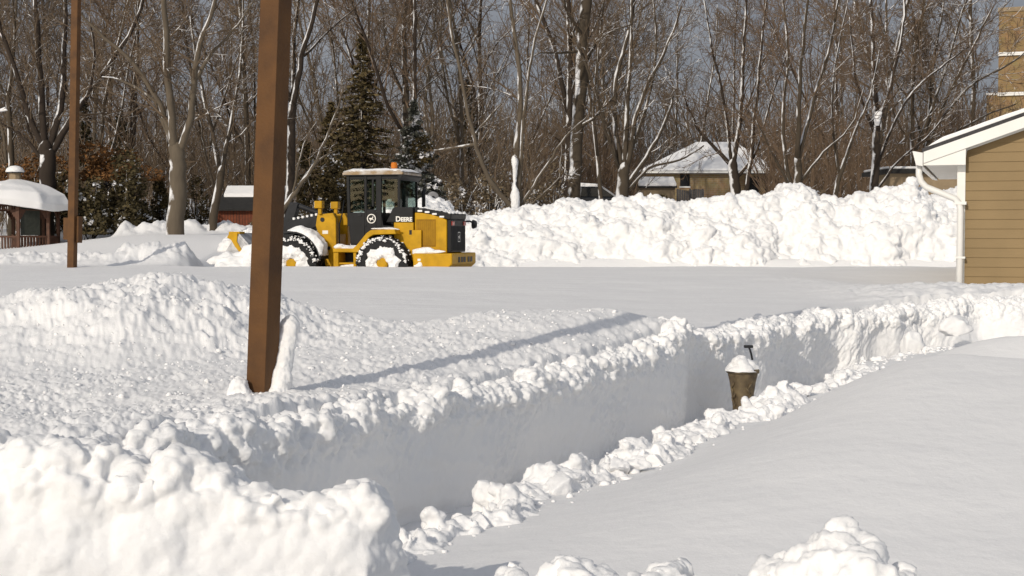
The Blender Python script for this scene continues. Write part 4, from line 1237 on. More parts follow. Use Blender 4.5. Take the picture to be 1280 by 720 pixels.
hk = mk('bracket', H_, M_DGREY, None, bevel=.004)
p = at(935, 435, 14.05); hk.location = p
tag(hk, 'small dark metal bracket poking out of the snow wall over the urn', 'bracket')

# ---------------------------------------------------------------- gazebo
GD = 56.0
gc = at(20, 313, GD)
GZ = empty('gazebo', (gc.x, GD, gc.z-.35))
tag(GZ, 'reddish timber gazebo under a thick cap of snow at far left', 'gazebo')
RG = 1.6
va = [R(22.5+45*k) for k in range(8)]
vp = [(RG*math.cos(a), RG*math.sin(a)) for a in va]
eh = 2.20
for (x_, y_) in vp:
    m = MB().prism([(x_-.06, y_-.06), (x_+.06, y_-.06), (x_+.06, y_+.06), (x_-.06, y_+.06)], 0, eh, axis='z'); mk('column', m, M_GAZ, GZ, bevel=.006)
for k in range(8):
    a, b_ = Vector((*vp[k], 0)), Vector((*vp[(k+1) % 8], 0))
    mid = (a+b_)/2
    if k == 5: pass
    m = MB(); d = (b_-a).normalized(); nn = Vector((d.y, -d.x, 0))
    def bar(p0, p1, hw, z0, z1):
        q = [p0-nn*hw, p1-nn*hw, p1+nn*hw, p0+nn*hw]
        m.prism([(v_.x, v_.y) for v_ in q], z0, z1, axis='z')
    bar(a, b_, .035, .86, .93); bar(a, b_, .03, .28, .33)
    nb_ = 10
    for t in range(1, nb_):
        c = a+(b_-a)*t/nb_
        bar(c-d*.02, c+d*.02, .018, .33, .86)
    mk('railing', m, M_GAZ, GZ)
    m = MB(); bar(a, b_, .04, eh-.10, eh); bar(a, b_, .025, eh-.30, eh-.26)
    for t in range(1, 14):
        c = a+(b_-a)*t/14; bar(c-d*.015, c+d*.015, .012, eh-.26, eh-.10)
    for s_, q0 in ((1, a), (-1, b_)):
        for t in range(4):
            bar(q0+d*s_*(.06+.055*t), q0+d*s_*(.12+.055*t), .018, eh-.62+.08*t, eh-.28)
    mk('frieze', m, M_GAZ, GZ)
a, b_ = Vector((*vp[6], 0)), Vector((*vp[7], 0))
m = MB(); d = (b_-a).normalized(); nn = Vector((d.y, -d.x, 0)); bar(a+d*.1, b_-d*.35, .012, .95, eh-.12); mk('lattice_screen', m, M_GAZD, GZ)
m = MB()
def octring(r, z): return [(r*math.cos(a_), r*math.sin(a_), z) for a_ in va]
m.v = octring(RG+.32, eh-.06)+octring(RG+.32, eh+.02)+octring(.25, eh+.82)
m.f = [(k, (k+1) % 8, 8+(k+1) % 8, 8+k) for k in range(8)]+[(8+k, 8+(k+1) % 8, 16+(k+1) % 8, 16+k) for k in range(8)]+[tuple(range(7, -1, -1)), tuple(range(16, 24))]
gr_ = mk('roof', m, M_GAZ, GZ)
m = MB(); m.prism([(.22*math.cos(a_), .22*math.sin(a_)) for a_ in va], eh+.8, eh+1.22, axis='z'); cu = mk('cupola', m, M_TAN, gr_, bevel=.01)
m = MB().lathe([(.34, eh+1.22), (.36, eh+1.25), (.30, eh+1.38), (.16, eh+1.46), (.02, eh+1.48)], 24); mk('cupola_snow', m, SNOW, cu, smooth=True)
m = MB().lathe([(.34, eh+1.19), (.36, eh+1.215), (.02, eh+1.22)], 8); mk('cupola_cap', m, M_DGREY, cu)
nu, nvx = 130, 60
P = np.zeros((nu, nvx, 3))
for i in range(nu):
    a_ = 2*math.pi*i/(nu-1)
    oc = 1/ max(.924, math.cos(((a_) % R(45))-R(22.5)))*.97
    for j in range(nvx):
        q = j/(nvx-1)
        prof = np.interp(q, [0, .1, .25, .42, .6, .8, 1], [1.86, 2.02, 2.05, 1.85, 1.3, .7, .2])
        zz = np.interp(q, [0, .1, .25, .42, .6, .8, 1], [eh-.02, eh-.06, eh+.16, eh+.48, eh+.73, eh+.86, eh+.96])
        droop = -.30*max(0, math.cos(a_-R(-18)))**3*(1-q)
        P[i, j] = (prof*oc*math.cos(a_), prof*oc*math.sin(a_), zz+droop)
so = sheet('roof_snow', P, lambda Q, I, J: .05*fbm3(Q, .9, 2, 201)); so.parent = GZ
m = MB().prism([(1.62*math.cos(a_), 1.62*math.sin(a_)) for a_ in va], -.6, .12, axis='z'); mk('floor_deck', m, M_GAZ, GZ)

# ---------------------------------------------------------------- far buildings
def hip_house():
    D = 105.0
    a = at(801, 214, D); b = at(972, 214, D); ez = a.z
    x0, x1 = a.x, b.x; W = x1-x0; dep = 9.0
    H = empty('brick_house', (0, 0, 0)); tag(H, 'tan brick house with snowy hipped roof beyond the ploughed bank', 'house')
    gz0 = ez-2.7
    xg = at(916, 214, D).x
    m = MB().box(x0+.5, xg, D+.4, D+dep, gz0-2, ez-.05); wl = mk('wall', m, M_BRICK, H)
    m = MB().box(xg+.02, x1-.5, D+1.6, D+dep, gz0-2, ez-.05); mk('wall', m, M_BRICK, H)
    m = MB().box(xg-.05, xg+.06, D+.3, D+.42, gz0-2, ez-.04); mk('corner_trim', m, M_WHITE_TRIM, H)
    m = MB().box(at(936, 214, D).x, at(954, 214, D).x, D+1.52, D+1.6, gz0, ez-.35); mk('door', m, M_DARKGL, H)
    m = MB().box(at(961, 214, D).x, at(966, 214, D).x, D+1.52, D+1.6, gz0, ez-.3); mk('window', m, M_DARKGL, H)
    wv = mk('window', MB().box(at(851, 214, D).x, at(863, 214, D).x, D+.36, D+.42, ez-1.1, ez-.22), M_DARKGL, H)
    m = MB().box(at(850, 214, D).x, at(864, 214, D).x, D+.33, D+.40, ez-1.2, ez-1.1); mk('sill', m, M_WHITE_TRIM, wv)
    rx0, rx1 = at(881, 214, D).x, at(931, 214, D).x; rz = at(885, 177, D).z
    yb = D+dep+.5
    m = MB(); yr = D+dep*.5
    m.v = [(x0, D-.2, ez), (x1, D-.2, ez), (x1, yb, ez), (x0, yb, ez), (rx0, yr, rz), (rx1, yr, rz), (x0, D-.2, ez-.16), (x1, D-.2, ez-.16), (x1, yb, ez-.16), (x0, yb, ez-.16)]
    m.f = [(0, 1, 5, 4), (1, 2, 5), (2, 3, 4, 5), (3, 0, 4), (6, 7, 1, 0), (7, 8, 2, 1), (8, 9, 3, 2), (9, 6, 0, 3), (9, 8, 7, 6)]
    rf = mk('roof', m, M_ROOFEDGE, H)
    m = MB(); t = .28; yq = D-.12
    m.v = [(x0+.05, yq, ez+.03), (x1-.05, yq, ez+.03), (x1-.05, yb-.1, ez+.03), (x0+.05, yb-.1, ez+.03), (x0+.12, yq+.06, ez+t*.7), (x1-.12, yq+.06, ez+t*.7), (x1-.12, yb-.2, ez+t*.7), (x0+.12, yb-.2, ez+t*.7), (rx0, yr, rz+t), (rx1, yr, rz+t)]
    m.f = [(0, 1, 5, 4), (1, 2, 6, 5), (2, 3, 7, 6), (3, 0, 4, 7), (4, 5, 9, 8), (5, 6, 9), (6, 7, 8, 9), (7, 4, 8)]
    mk('roof_snow', m, SNOW, rf, bevel=.06)
    m = MB().box(x0+.02, x1-.02, D-.24, D-.205, ez-.15, ez+.0); mk('gutter', m, M_WHITE_TRIM, H)
hip_house()

def gable_shed(name, label, cat, x0, x1, D, dep, base, ez, rz, wmat, rmat, along='x', snow=True):
    S = empty(name, (0, 0, 0)); tag(S, label, cat)
    mk('wall', MB().box(x0+.1, x1-.1, D, D+dep, base-1.5, ez), wmat, S)
    yr = D+dep/2
    m = MB().prism([(D-.25, ez-.05), (yr, rz), (D+dep+.25, ez-.05), (D+dep+.25, ez+.03), (yr, rz+.1), (D-.25, ez+.03)], x0, x1, axis='x')
    rf = mk('roof', m, rmat, S)
    mk('gable', MB().prism([(D+.02, ez-.01), (yr, rz-.02), (D+dep-.02, ez-.01)], x0+.12, x1-.12, axis='x'), wmat, S)
    if snow:
        m = MB().prism([(D-.2, ez+.05), (yr, rz+.12), (D+dep+.2, ez+.05), (D+dep+.15, ez+.28), (yr, rz+.36), (D-.15, ez+.28)], x0+.04, x1-.04, axis='x')
        mk('roof_snow', m, SNOW, rf, bevel=.06)
    return S
a, b = at(797, 234, 92), at(846, 234, 92)
S1 = gable_shed('garden_shed', 'small tan shed with snowy roof before the hipped-roof house', 'shed', a.x, b.x, 92, 2.6, 3.6, a.z, at(800, 221, 92).z-.3, M_TAN, M_DROOF)
a, b = at(846, 240, 90), at(879, 240, 90)
m = MB()
FE = empty('board_fence', (0, 0, 0)); tag(FE, 'grey board fence between shed and tan brick house', 'fence')
x_ = a.x
while x_ < b.x:
    hgt = a.z+.14+.05*math.sin(x_*5); m.box(x_, x_+.13, 90, 90.03, 3.0, hgt); x_ += .145
mk('boards', m, M_FENCE, FE)
m = MB()
for k in range(3): m.box(a.x+.8*k, a.x+.8*k+.1, 90.031, 90.13, 3.0, a.z+.2)
mk('post', m, M_FENCE, FE)

# rust-red shed at the left
a, b = at(262, 263, 62), at(350, 263, 62)
RS = empty('red_shed', (0, 0, 0)); tag(RS, 'rust red shed with dark roof behind the near brown post', 'shed')
gzr = at(290, 292, 62).z
mk('wall', MB().box(a.x+.12, b.x, 62, 65.5, gzr-1.5, a.z+.02), M_SHED, RS)
m = MB()
for k in range(24):
    x_ = a.x+.16+k*.125
    if x_ < b.x-.05: m.box(x_, x_+.012, 61.985, 62.0, gzr-1, a.z-.02)
mk('batten', m, M_DROOF, RS)
mk('corner_trim', MB().box(a.x+.10, a.x+.26, 61.96, 62.1, gzr-1.5, a.z), M_SHED, RS)
rzt = at(300, 238, 62).z
m = MB().prism([(61.7, a.z-.02), (63.8, rzt-.02), (65.9, a.z-.02), (65.9, a.z+.06), (63.8, rzt+.06), (61.7, a.z+.06)], a.x+.3, b.x+.1, axis='x'); rr0 = mk('roof', m, M_DROOF, RS)
m = MB().prism([(63.0, rzt-.28), (63.8, rzt+.07), (65.6, a.z+.2), (65.5, a.z+.4), (63.8, rzt+.28), (63.1, rzt-.1)], a.x+.4, b.x, axis='x'); mk('roof_snow', m, SNOW, rr0, bevel=.05)

# low tan building behind the pile at right, and the brick tower block
a, b = at(1113, 214, 61), at(1190, 214, 61)
LB = empty('low_house', (0, 0, 0)); tag(LB, 'low tan building peeping over the snow bank beside the garage gutter', 'house')
mk('wall', MB().box(a.x, b.x+3, 61, 64.5, .5, a.z-.1), M_TAN, LB)
wn_ = mk('window', MB().box(at(1146, 214, 61).x, at(1156, 214, 61).x, 60.95, 61.01, at(1150, 246, 61).z, at(1150, 236, 61).z), M_DARKGL, LB)
mk('frame', MB().box(at(1145, 214, 61).x, at(1157, 214, 61).x, 60.96, 60.99, at(1150, 247, 61).z, at(1150, 235, 61).z), M_DGREY, wn_)
rf = mk('roof', MB().box(a.x-.3, b.x+3.3, 60.7, 64.8, a.z-.1, a.z+.08), M_DROOF, LB)
mk('roof_snow', MB().box(a.x-.25, b.x+3.2, 60.8, 64.7, a.z+.085, a.z+.2), SNOW, rf, bevel=.08)
a = at(1249, 15, 120); b = at(1234, 118, 120)
TW = empty('brick_building', (0, 0, 0)); tag(TW, 'tall tan brick building behind the trees above the garage roof', 'building')
mk('wall', MB().box(a.x, a.x+16, 120, 134, 0, a.z), M_TBRICK, TW)
for q in (68, 118):
    z_ = at(1260, q, 120).z
    ld = mk('ledge', MB().box(a.x-.05, a.x+16, 119.8, 120.0, z_-.14, z_), M_WHITE_TRIM, TW)
    mk('ledge_snow', MB().box(a.x-.03, a.x+15.9, 119.8, 119.99, z_+.003, z_+.14), SNOW, ld, bevel=.04)
mk('parapet', MB().box(a.x-.1, a.x+16.1, 119.9, 120.2, a.z, a.z+.35), M_TAN, TW)
TW.matrix_world = Matrix.Translation((a.x, 120, 0)) @ Matrix.Rotation(R(-20.5), 4, 'Z') @ Matrix.Translation((-a.x, -120, 0))
wg = mk('wing', MB().box(b.x, a.x-.01, 120.6, 132, 0, b.z), M_TBRICK, TW)
mk('wing_snow', MB().box(b.x-.1, a.x-.02, 120.5, 132, b.z+.003, b.z+.2), SNOW, wg, bevel=.05)

# snow-topped parked vehicle far behind the bank
a, b = at(699, 236, 76), at(752, 236, 76)
cx0 = a.x; L_ = 4.6
CR = empty('parked_car', (a.x, 76, at(720, 231, 76).z-1.75)); tag(CR, 'dark parked car with snow on roof and bonnet beside thick trunk', 'car')
m = MB().prism([(0, .35), (0, 1.02), (.05, 1.1), (3.0, 1.08), (3.15, 1.02), (4.35, .92), (4.5, .7), (4.5, .35)], 0, 1.8); bd = mk('body', m, M_CAR, CR, bevel=.06)
m = MB().prism([(.02, 1.08), (.25, 1.62), (2.3, 1.64), (3.1, 1.08)], .12, 1.68); mk('cabin', m, M_DARKGL, CR, bevel=.05)
m = MB()
for (p0, p1) in (((.02, 1.08), (.25, 1.62)), ((1.1, 1.08), (1.15, 1.62)), ((3.1, 1.08), (2.3, 1.64))):
    for yy in (.11, 1.69): m.tube([(p0[0], yy, p0[1]), (p1[0], yy, p1[1])], .05, 6)
mk('pillar', m, M_STEEL, CR)
mk('roof_snow', MB().prism([(.15, 1.645), (.2, 1.80), (1.2, 1.86), (2.2, 1.80), (2.35, 1.65)], .1, 1.7), SNOW, CR, bevel=.05)
mk('bonnet_snow', MB().prism([(3.0, 1.10), (3.1, 1.25), (4.2, 1.12), (4.4, .95), (3.2, 1.04)], .05, 1.75), SNOW, CR, bevel=.06)
for wx_ in (.85, 3.7):
    for wy_ in (.1, 1.7):
        wh = mk('wheel', MB().lathe([(.18, -.1), (.30, -.1), (.34, -.06), (.34, .06), (.30, .1), (.18, .1)], 24, axis='y'), M_RUBBER, CR); wh.location = (wx_, wy_, .34)
        mk('rim', MB().lathe([(.2, -.09), (.2, .09)], 16, axis='y'), M_STEEL, wh)

# round grey dish behind the cab
p = at(541, 247, 58)
DI = empty('satellite_dish', (p.x, 58, p.z)); tag(DI, 'round grey dish on a pole behind the loader cab', 'dish')
mk('reflector', MB().lathe([(.02, .06), (.1, .055), (.2, .02), (.25, -.02), (.24, -.03), (.02, .03)], 28, axis='y'), M_DISC, DI, smooth=True)
mk('hub', MB().cyl((.02, -.05, .02), (0, 1, 0), .05, .1, 14), M_DGREY, DI)
mk('pole', MB().tube([(0, .1, 0), (0, .14, -2.5)], .03, 8), M_DGREY, DI)

# ---------------------------------------------------------------- trees
class Grow:
    """collects thick wood (trunk) and thin wood (crown)"""
    def __init__(self, seed):
        self.t = MB(); self.c = MB(); self.r = random.Random(seed)
    def limb(self, pts, r0, r1, to_crown=False, sides=None):
        n = len(pts)
        rad = [r0+(r1-r0)*i/(n-1) for i in range(n)]
        s = sides or (10 if r0 > .12 else 7 if r0 > .05 else 4 if r0 > .022 else 3)
        (self.c if to_crown else self.t).tube(pts, rad, s, cap=s > 4)
        return rad
    def grow(self, p, d, L, r, lvl, P):
        rn = self.r
        n = 5 if lvl <= 1 else 4 if lvl == 2 else 3
        pts = [p.copy()]; q = p.copy(); dd = d.copy()
        for i in range(n):
            dd = (dd + Vector((rn.gauss(0, 1), rn.gauss(0, 1), rn.gauss(0, 1)))*P['wob'] + Vector((0, 0, P['up'][lvl]))).normalized()
            q = q + dd*(L/n); pts.append(q.copy())
        self.limb(pts, r, max(r*.35, P['rmin']*.6), to_crown=r < P['thin'])
        if lvl >= P['max']: return
        self.kids(pts, r, L, lvl, P)
    def kids(self, pts, r, L, lvl, P, t0=.22):
        rn = self.r
        k = P['n'][lvl]
        k = int(k) + (rn.random() < k-int(k))
        m = len(pts)-1
        for i in range(k):
            t = t0+(1-t0)*(i+rn.random())/k
            f = t*m; a = min(int(f), m-1); w_ = f-a
            p = pts[a].lerp(pts[a+1], w_)
            d = (pts[a+1]-pts[a]).normalized()
            s = d.cross(Vector((rn.gauss(0, 1), rn.gauss(0, 1), rn.gauss(0, .6))))
            if s.length < 1e-4: continue
            s.normalize()
            ang = R(rn.uniform(*P['ang']))
            nd = d*math.cos(ang)+s*math.sin(ang)
            l = L*P['len'][lvl]*rn.uniform(.6, 1.15)*(1.1-.55*t)
            self.grow(p, nd, l, max(P['rmin'], r*(1-.6*t)*P['rk']), lvl+1, P)

def smooth_pts(pts, per=4):
    P = [pts[0]*2-pts[1]]+pts+[pts[-1]*2-pts[-2]]
    out = []
    for i in range(1, len(P)-2):
        for k in range(per):
            t = k/per
            out.append((P[i]*2 + (P[i+1]-P[i-1])*t + (P[i-1]*2-P[i]*5+P[i+1]*4-P[i+2])*t*t + (P[i]*3-P[i-1]-P[i+1]*3+P[i+2])*t**3)*.5)
    out.append(P[-2]); return out

PBASE = dict(wob=.14, up=[.05, .05, .04, .03, .03], n=[10, 6.5, 5.0, 3], len=[.45, .58, .58, .5], ang=(25, 58), rk=.55, rmin=.010, thin=.055, max=3)

def stem_tree(name, label, D, stems, seed, bark, twig, P=None, depthspread=1.0, sink=1.2):
    """a tree whose main stems follow given lines; stems = [(radius0, radius1, [(px,py),...]), ...]; first is the trunk"""
    PP = dict(PBASE);  PP.update(P or {})
    g = Grow(seed)
    b = stems[0][2][0]
    base = at(b[0], b[1], D)
    root = empty(name, (base.x, D, base.z)); tag(root, label, 'tree')
    for si, (r0, r1, pl) in enumerate(stems):
        r0 *= .92 if si == 0 else .80; r1 *= .92 if si == 0 else .70
        dy = 0 if si == 0 else g.r.uniform(-depthspread, depthspread)
        raw = []
        for i, (px, py) in enumerate(pl):
            f = i/(len(pl)-1)
            raw.append(at(px, py, D+dy*f*2.0)-base)
        if si == 0:
            raw.insert(0, Vector((raw[0].x, raw[0].y, raw[0].z-sink)))
        pts = smooth_pts(raw)
        for p in pts[1:-1]:
            p += Vector((g.r.gauss(0, .02), g.r.gauss(0, .02), 0))
        if si == 0 and len(stems) > 1:
            e_ = (pts[-1]-pts[-2]).normalized()
            n_ = len(pts); rr_l = [r0+(r1-r0)*i/(n_-1) for i in range(n_)]+[r1*.85, r1*.5, r1*.1]
            g.t.tube(pts+[pts[-1]+e_*r1*.6, pts[-1]+e_*r1*1.1, pts[-1]+e_*r1*1.35], rr_l, 12)
        else:
            g.limb(pts, r0, r1, to_crown=False)
        L = sum((pts[i+1]-pts[i]).length for i in range(len(pts)-1))
        if si == 0 and len(stems) > 1:
            if PP.get('trunk_kids'): g.kids(pts, (r0+r1)/2, L*.6, 0, dict(PP, n=[PP['trunk_kids']]+PP['n'][1:]), t0=.55)
        else:
            nk = PP['n'][0]*max(.5, min(1.6, L/6))
            g.kids(pts, (r0*.4+r1*.6), min(L, 7), 0, dict(PP, n=[nk]+PP['n'][1:]), t0=.18)
    mk('trunk', g.t, bark, root, smooth=True, recalc=False)
    mk('crown', g.c, twig, root, recalc=False)
    return root

# the trees one can tell apart
stem_tree('bare_tree', 'dark many-stemmed bare tree with snowy forks rising behind the gazebo', 58,
    [(.42, .32, [(57, 285), (58, 240), (60, 200), (57, 186)]),
     (.20, .08, [(57, 192), (50, 100), (45, 10), (43, -50)]), (.20, .08, [(60, 192), (78, 120), (81, 40), (82, -50)]),
     (.17, .07, [(56, 190), (36, 145), (22, 95), (2, 40), (-8, 0)]), (.19, .07, [(61, 196), (95, 140), (130, 92), (168, 30), (190, -30)]),
     (.11, .05, [(55, 202), (30, 172), (-5, 150)]), (.09, .04, [(95, 140), (112, 110), (118, 60), (112, 20)])], 11, M_BARK_DK, M_TWIG)
stem_tree('bare_tree', 'massive pale trunk forking high up, between rusty bushes and red shed', 50,
    [(.37, .30, [(219, 296), (221, 250), (222, 215), (220, 186)]),
     (.19, .12, [(218, 194), (213, 130), (207, 60), (204, -40)]), (.17, .08, [(224, 192), (239, 145), (246, 70), (262, 20), (280, -40)]),
     (.14, .05, [(217, 190), (200, 130), (165, 78), (120, 38), (96, 10)]), (.09, .04, [(216, 188), (192, 126), (150, 100), (128, 96)]),
     (.10, .04, [(244, 100), (262, 70), (290, 40), (318, 0)])], 12, M_BARK_PALE, M_TWIG, dict(n=[8, 5, 3.4, 3]))
stem_tree('bare_tree', 'slim dark tree leaning over the corner of the red shed', 54,
    [(.20, .15, [(265, 292), (271, 245), (277, 212)]), (.13, .05, [(276, 218), (262, 150), (248, 90), (238, 20)]),
     (.12, .05, [(277, 215), (290, 150), (302, 70), (304, -30)]), (.07, .03, [(268, 235), (256, 190), (250, 150)])], 13, M_BARK, M_TWIG)
stem_tree('bare_tree', 'tall dark tree close right of the near brown post', 56,
    [(.20, .17, [(360, 285), (363, 220), (366, 130)]), (.16, .08, [(366, 135), (378, 70), (394, 10), (402, -40)]),
     (.13, .07, [(366, 120), (367, 60), (373, 0), (374, -40)]), (.10, .04, [(364, 130), (344, 60), (330, 10)]), (.07, .03, [(380, 70), (410, 40), (445, 10)])], 14, M_BARK_DK, M_TWIG)
stem_tree('bare_tree', 'snow-lined slender stems leaning right over the loader arm', 52,
    [(.13, .10, [(345, 280), (356, 258), (372, 236)]), (.10, .03, [(372, 236), (396, 200), (418, 145), (432, 108)]),
     (.08, .03, [(360, 252), (385, 216), (405, 196), (420, 188)]), (.06, .025, [(366, 242), (380, 180), (398, 150)])], 15, M_BARK_PALE, M_TWIG, dict(n=[6, 4, 3, 3], len=[.35, .5, .5, .5]))
stem_tree('bare_tree', 'grey trunk rising behind the loader cab beside the olive spruce', 68,
    [(.22, .18, [(503, 270), (505, 190), (507, 110)]), (.18, .11, [(507, 115), (505, 40), (511, -40)]), (.09, .04, [(507, 100), (525, 50), (545, 0)]),
     (.08, .04, [(506, 120), (485, 70), (478, 10)]), (.06, .03, [(506, 140), (530, 110), (556, 90)])], 16, M_BARK, M_TWIG)
stem_tree('bare_tree', 'clump of pale bare stems with a curved one, snow-plastered at its foot', 52,
    [(.22, .16, [(647, 275), (647, 245), (646, 200)]), (.15, .07, [(646, 205), (650, 110), (641, 30), (633, -40)]),
     (.13, .06, [(645, 262), (622, 240), (603, 205), (590, 160), (575, 90), (562, 20), (556, -40)]),
     (.10, .05, [(649, 240), (655, 150), (664, 70), (690, -20)]), (.09, .03, [(650, 262), (668, 232), (690, 196), (712, 165), (735, 145)]),
     (.09, .04, [(596, 180), (560, 186), (543, 188)]), (.07, .03, [(590, 172), (612, 146), (630, 128)]), (.06, .03, [(655, 262), (676, 245), (698, 222), (702, 180)])], 17, M_BARK_PALE, M_TWIG, dict(n=[7, 5, 3.6, 3]))
stem_tree('bare_tree', 'single thick straight trunk with snow down its left side', 55,
    [(.29, .23, [(717, 268), (719, 210), (722, 150), (728, 70), (737, -50)]), (.08, .03, [(725, 64), (700, 66), (672, 66)]),
     (.08, .03, [(727, 80), (755, 45), (790, 30)]), (.07, .03, [(730, 50), (708, 10), (700, -30)])], 18, M_BARK, M_TWIG, dict(trunk_kids=6))
stem_tree('bare_tree', 'bare tree fanning into many tall stems left of the tan brick house', 54,
    [(.30, .24, [(775, 275), (778, 240), (780, 212)]), (.15, .06, [(780, 216), (786, 110), (792, -40)]), (.14, .06, [(777, 216), (768, 120), (790, 20), (796, -30)]),
     (.14, .05, [(782, 216), (800, 130), (830, 66), (852, 8)]), (.11, .04, [(776, 220), (762, 170), (736, 92), (715, 40)]), (.12, .05, [(783, 232), (815, 186), (836, 140), (842, 120)]),
     (.10, .04, [(784, 205), (812, 120), (820, 50), (816, -20)]), (.08, .035, [(784, 240), (812, 210), (850, 200), (880, 182)]), (.07, .03, [(776, 214), (750, 140), (748, 60)])], 19, M_BARK, M_TWIG, dict(n=[8, 5, 3.6, 3]))
stem_tree('bare_tree', 'crooked dark trunk with dense reddish crown before the brick house', 76,
    [(.34, .28, [(922, 262), (919, 235), (916, 206)]), (.19, .08, [(916, 210), (926, 140), (930, 50), (936, -40)]), (.16, .06, [(915, 208), (897, 188), (872, 160), (850, 110)]),
     (.17, .07, [(930, 258), (938, 205), (944, 140), (952, 60), (960, -10)]), (.14, .05, [(918, 225), (946, 188), (962, 130), (985, 60)]), (.13, .05, [(915, 206), (905, 130), (890, 60), (880, 0)])],
    20, M_BARK_DK, M_TWIGR, dict(n=[11, 7, 4.5, 3.4], len=[.5, .55, .55, .5], up=[.0, -.02, -.05, -.06, -.05], wob=.16))
stem_tree('bare_tree', 'bare tree of snow-streaked upright stems above the pile, right of the brick house', 54,
    [(.20, .15, [(995, 275), (997, 235), (997, 200)]), (.13, .06, [(997, 202), (999, 120), (1003, 60), (1014, -40)]), (.12, .05, [(998, 200), (1018, 120), (1040, 50), (1052, -30)]),
     (.11, .05, [(992, 250), (978, 170), (984, 60), (975, -30)]), (.07, .03, [(999, 230), (1030, 190), (1062, 160), (1080, 110)]), (.07, .03, [(992, 240), (965, 190), (945, 150)])], 21, M_BARK, M_TWIGR, dict(n=[9, 5.5, 4, 3]))
stem_tree('bare_tree', 'dark tree with a snow clump in its fork, left of the garage', 60,
    [(.24, .18, [(1090, 270), (1094, 220), (1096, 160)]), (.17, .07, [(1096, 165), (1092, 80), (1086, -40)]), (.12, .05, [(1096, 160), (1118, 90), (1130, 20), (1128, -30)]),
     (.09, .04, [(1092, 218), (1130, 130), (1175, 85), (1212, 58)]), (.10, .04, [(1095, 170), (1070, 100), (1062, 20)]), (.08, .035, [(1094, 240), (1125, 200), (1160, 170), (1185, 140)])], 22, M_BARK_DK, M_TWIGR, dict(n=[10, 6, 4, 3]))
stem_tree('bare_tree', 'leaning thin tree between the snow-streaked stems and the forked dark tree', 57,
    [(.12, .10, [(1040, 270), (1046, 235), (1056, 200)]), (.09, .04, [(1056, 202), (1075, 150), (1088, 120), (1100, 60)]), (.08, .03, [(1050, 220), (1040, 150), (1046, 70), (1060, 0)])], 23, M_BARK, M_TWIGR, dict(n=[9, 6, 4, 3]))
stem_tree('bare_tree', 'broad reddish bare tree rising over the garage gutter', 66,
    [(.20, .16, [(1150, 270), (1154, 220), (1160, 180)]), (.13, .05, [(1160, 182), (1185, 120), (1215, 60), (1240, 10)]), (.13, .05, [(1160, 180), (1166, 90), (1180, 0)]),
     (.10, .04, [(1156, 205), (1190, 170), (1230, 145), (1270, 130)]), (.10, .04, [(1158, 190), (1140, 120), (1146, 30)]), (.10, .04, [(1162, 170), (1210, 110), (1262, 80), (1300, 50)])], 24, M_BARK, M_TWIGR, dict(n=[11, 7, 4.5, 3]))
stem_tree('bare_tree', 'thin grey tree standing far left of the gazebo', 60,
    [(.16, .12, [(12, 285), (14, 200), (10, 120)]), (.10, .04, [(10, 122), (18, 50), (14, -30)]), (.08, .03, [(11, 130), (-10, 80), (-20, 20)]), (.06, .03, [(13, 180), (34, 130), (30, 60)])], 25, M_BARK, M_TWIG)
p = at(1096, 148, 59.6)
slab('snow_lump', (p.x, p.y, p.z-.3), .62, .17, .16, .05, 151, .03, 'lump of snow caught in the fork of the dark tree', 'snow lump', lambda q: .55+.6*q)
p = at(644, 262, 51.75)
slab('snow_strip', (p.x, p.y, p.z), 2.0, .13, .14, -.02, 141, .03, 'long strip of snow plastered up the pale clump of stems', 'snow strip', lambda q: 1.1-.5*q+.25*math.sin(q*9))
p = at(4, 136, 57.5)
o = clod(p.x, p.y, .3, z=p.z-.1, i=0, label='white snow pad resting on a branch at far left'); o.scale = (.30, .22, .20)

# trees of the wood behind: six shapes, copied
def wild_tree(seed, H, bark, twig, P):
    g = Grow(seed); rn = g.r
    root = empty('bare_tree'); 
    lean = Vector((rn.gauss(0, .06), rn.gauss(0, .06), 1)).normalized()
    pts = [Vector((0, 0, -1.5))]; d = lean.copy(); q = Vector((0, 0, -1.5))
    n = 8
    for i in range(n):
        d = (d+Vector((rn.gauss(0, .06), rn.gauss(0, .06), .05))).normalized(); q = q+d*((H+1.5)/n); pts.append(q.copy())
    r0 = H*.0085
    g.limb(pts, r0, r0*.3)
    g.kids(pts, r0*.75, H*.62, 0, P, t0=.22)
    if rn.random() < .7:
        g.grow(pts[2], (lean+Vector((rn.choice((-1, 1))*.4, rn.gauss(0, .2), 0))).normalized(), H*.75, r0*.65, 0, P)
    mk('trunk', g.t, bark, root, smooth=True, recalc=False); mk('crown', g.c, twig, root, recalc=False)
    return root
PW = dict(PBASE, n=[18, 9, 6.5, 3], rmin=.0125, up=[.10, .06, .04, .02, .0], len=[.5, .55, .5, .5], ang=(22, 50))
wild = [wild_tree(100+i, 15+1.2*i, (M_BARK, M_BARK_PALE, M_BARK_DK)[i % 3], (M_TWIG, M_TWIGB, M_TWIGR)[i % 3], PW) for i in range(6)]
rt = random.Random(3)
used = [False]*6
cnt = 0
GW = 'bare trees of the wood behind'
def put_tree(x, y, z, s, rz, i):
    src = wild[i]
    if not used[i]:
        used[i] = True; o = src
    else:
        o = src.copy(); COL.objects.link(o)
        for ch in src.children:
            c = ch.copy(); COL.objects.link(c); c.parent = o
    o.location = (x, y, z); o.scale = (s, s, s*rt.uniform(.95, 1.1)); o.rotation_euler = (0, 0, rz)
    tag(o, 'bare grey-brown tree in the crowded wood behind the others', 'tree', GW)
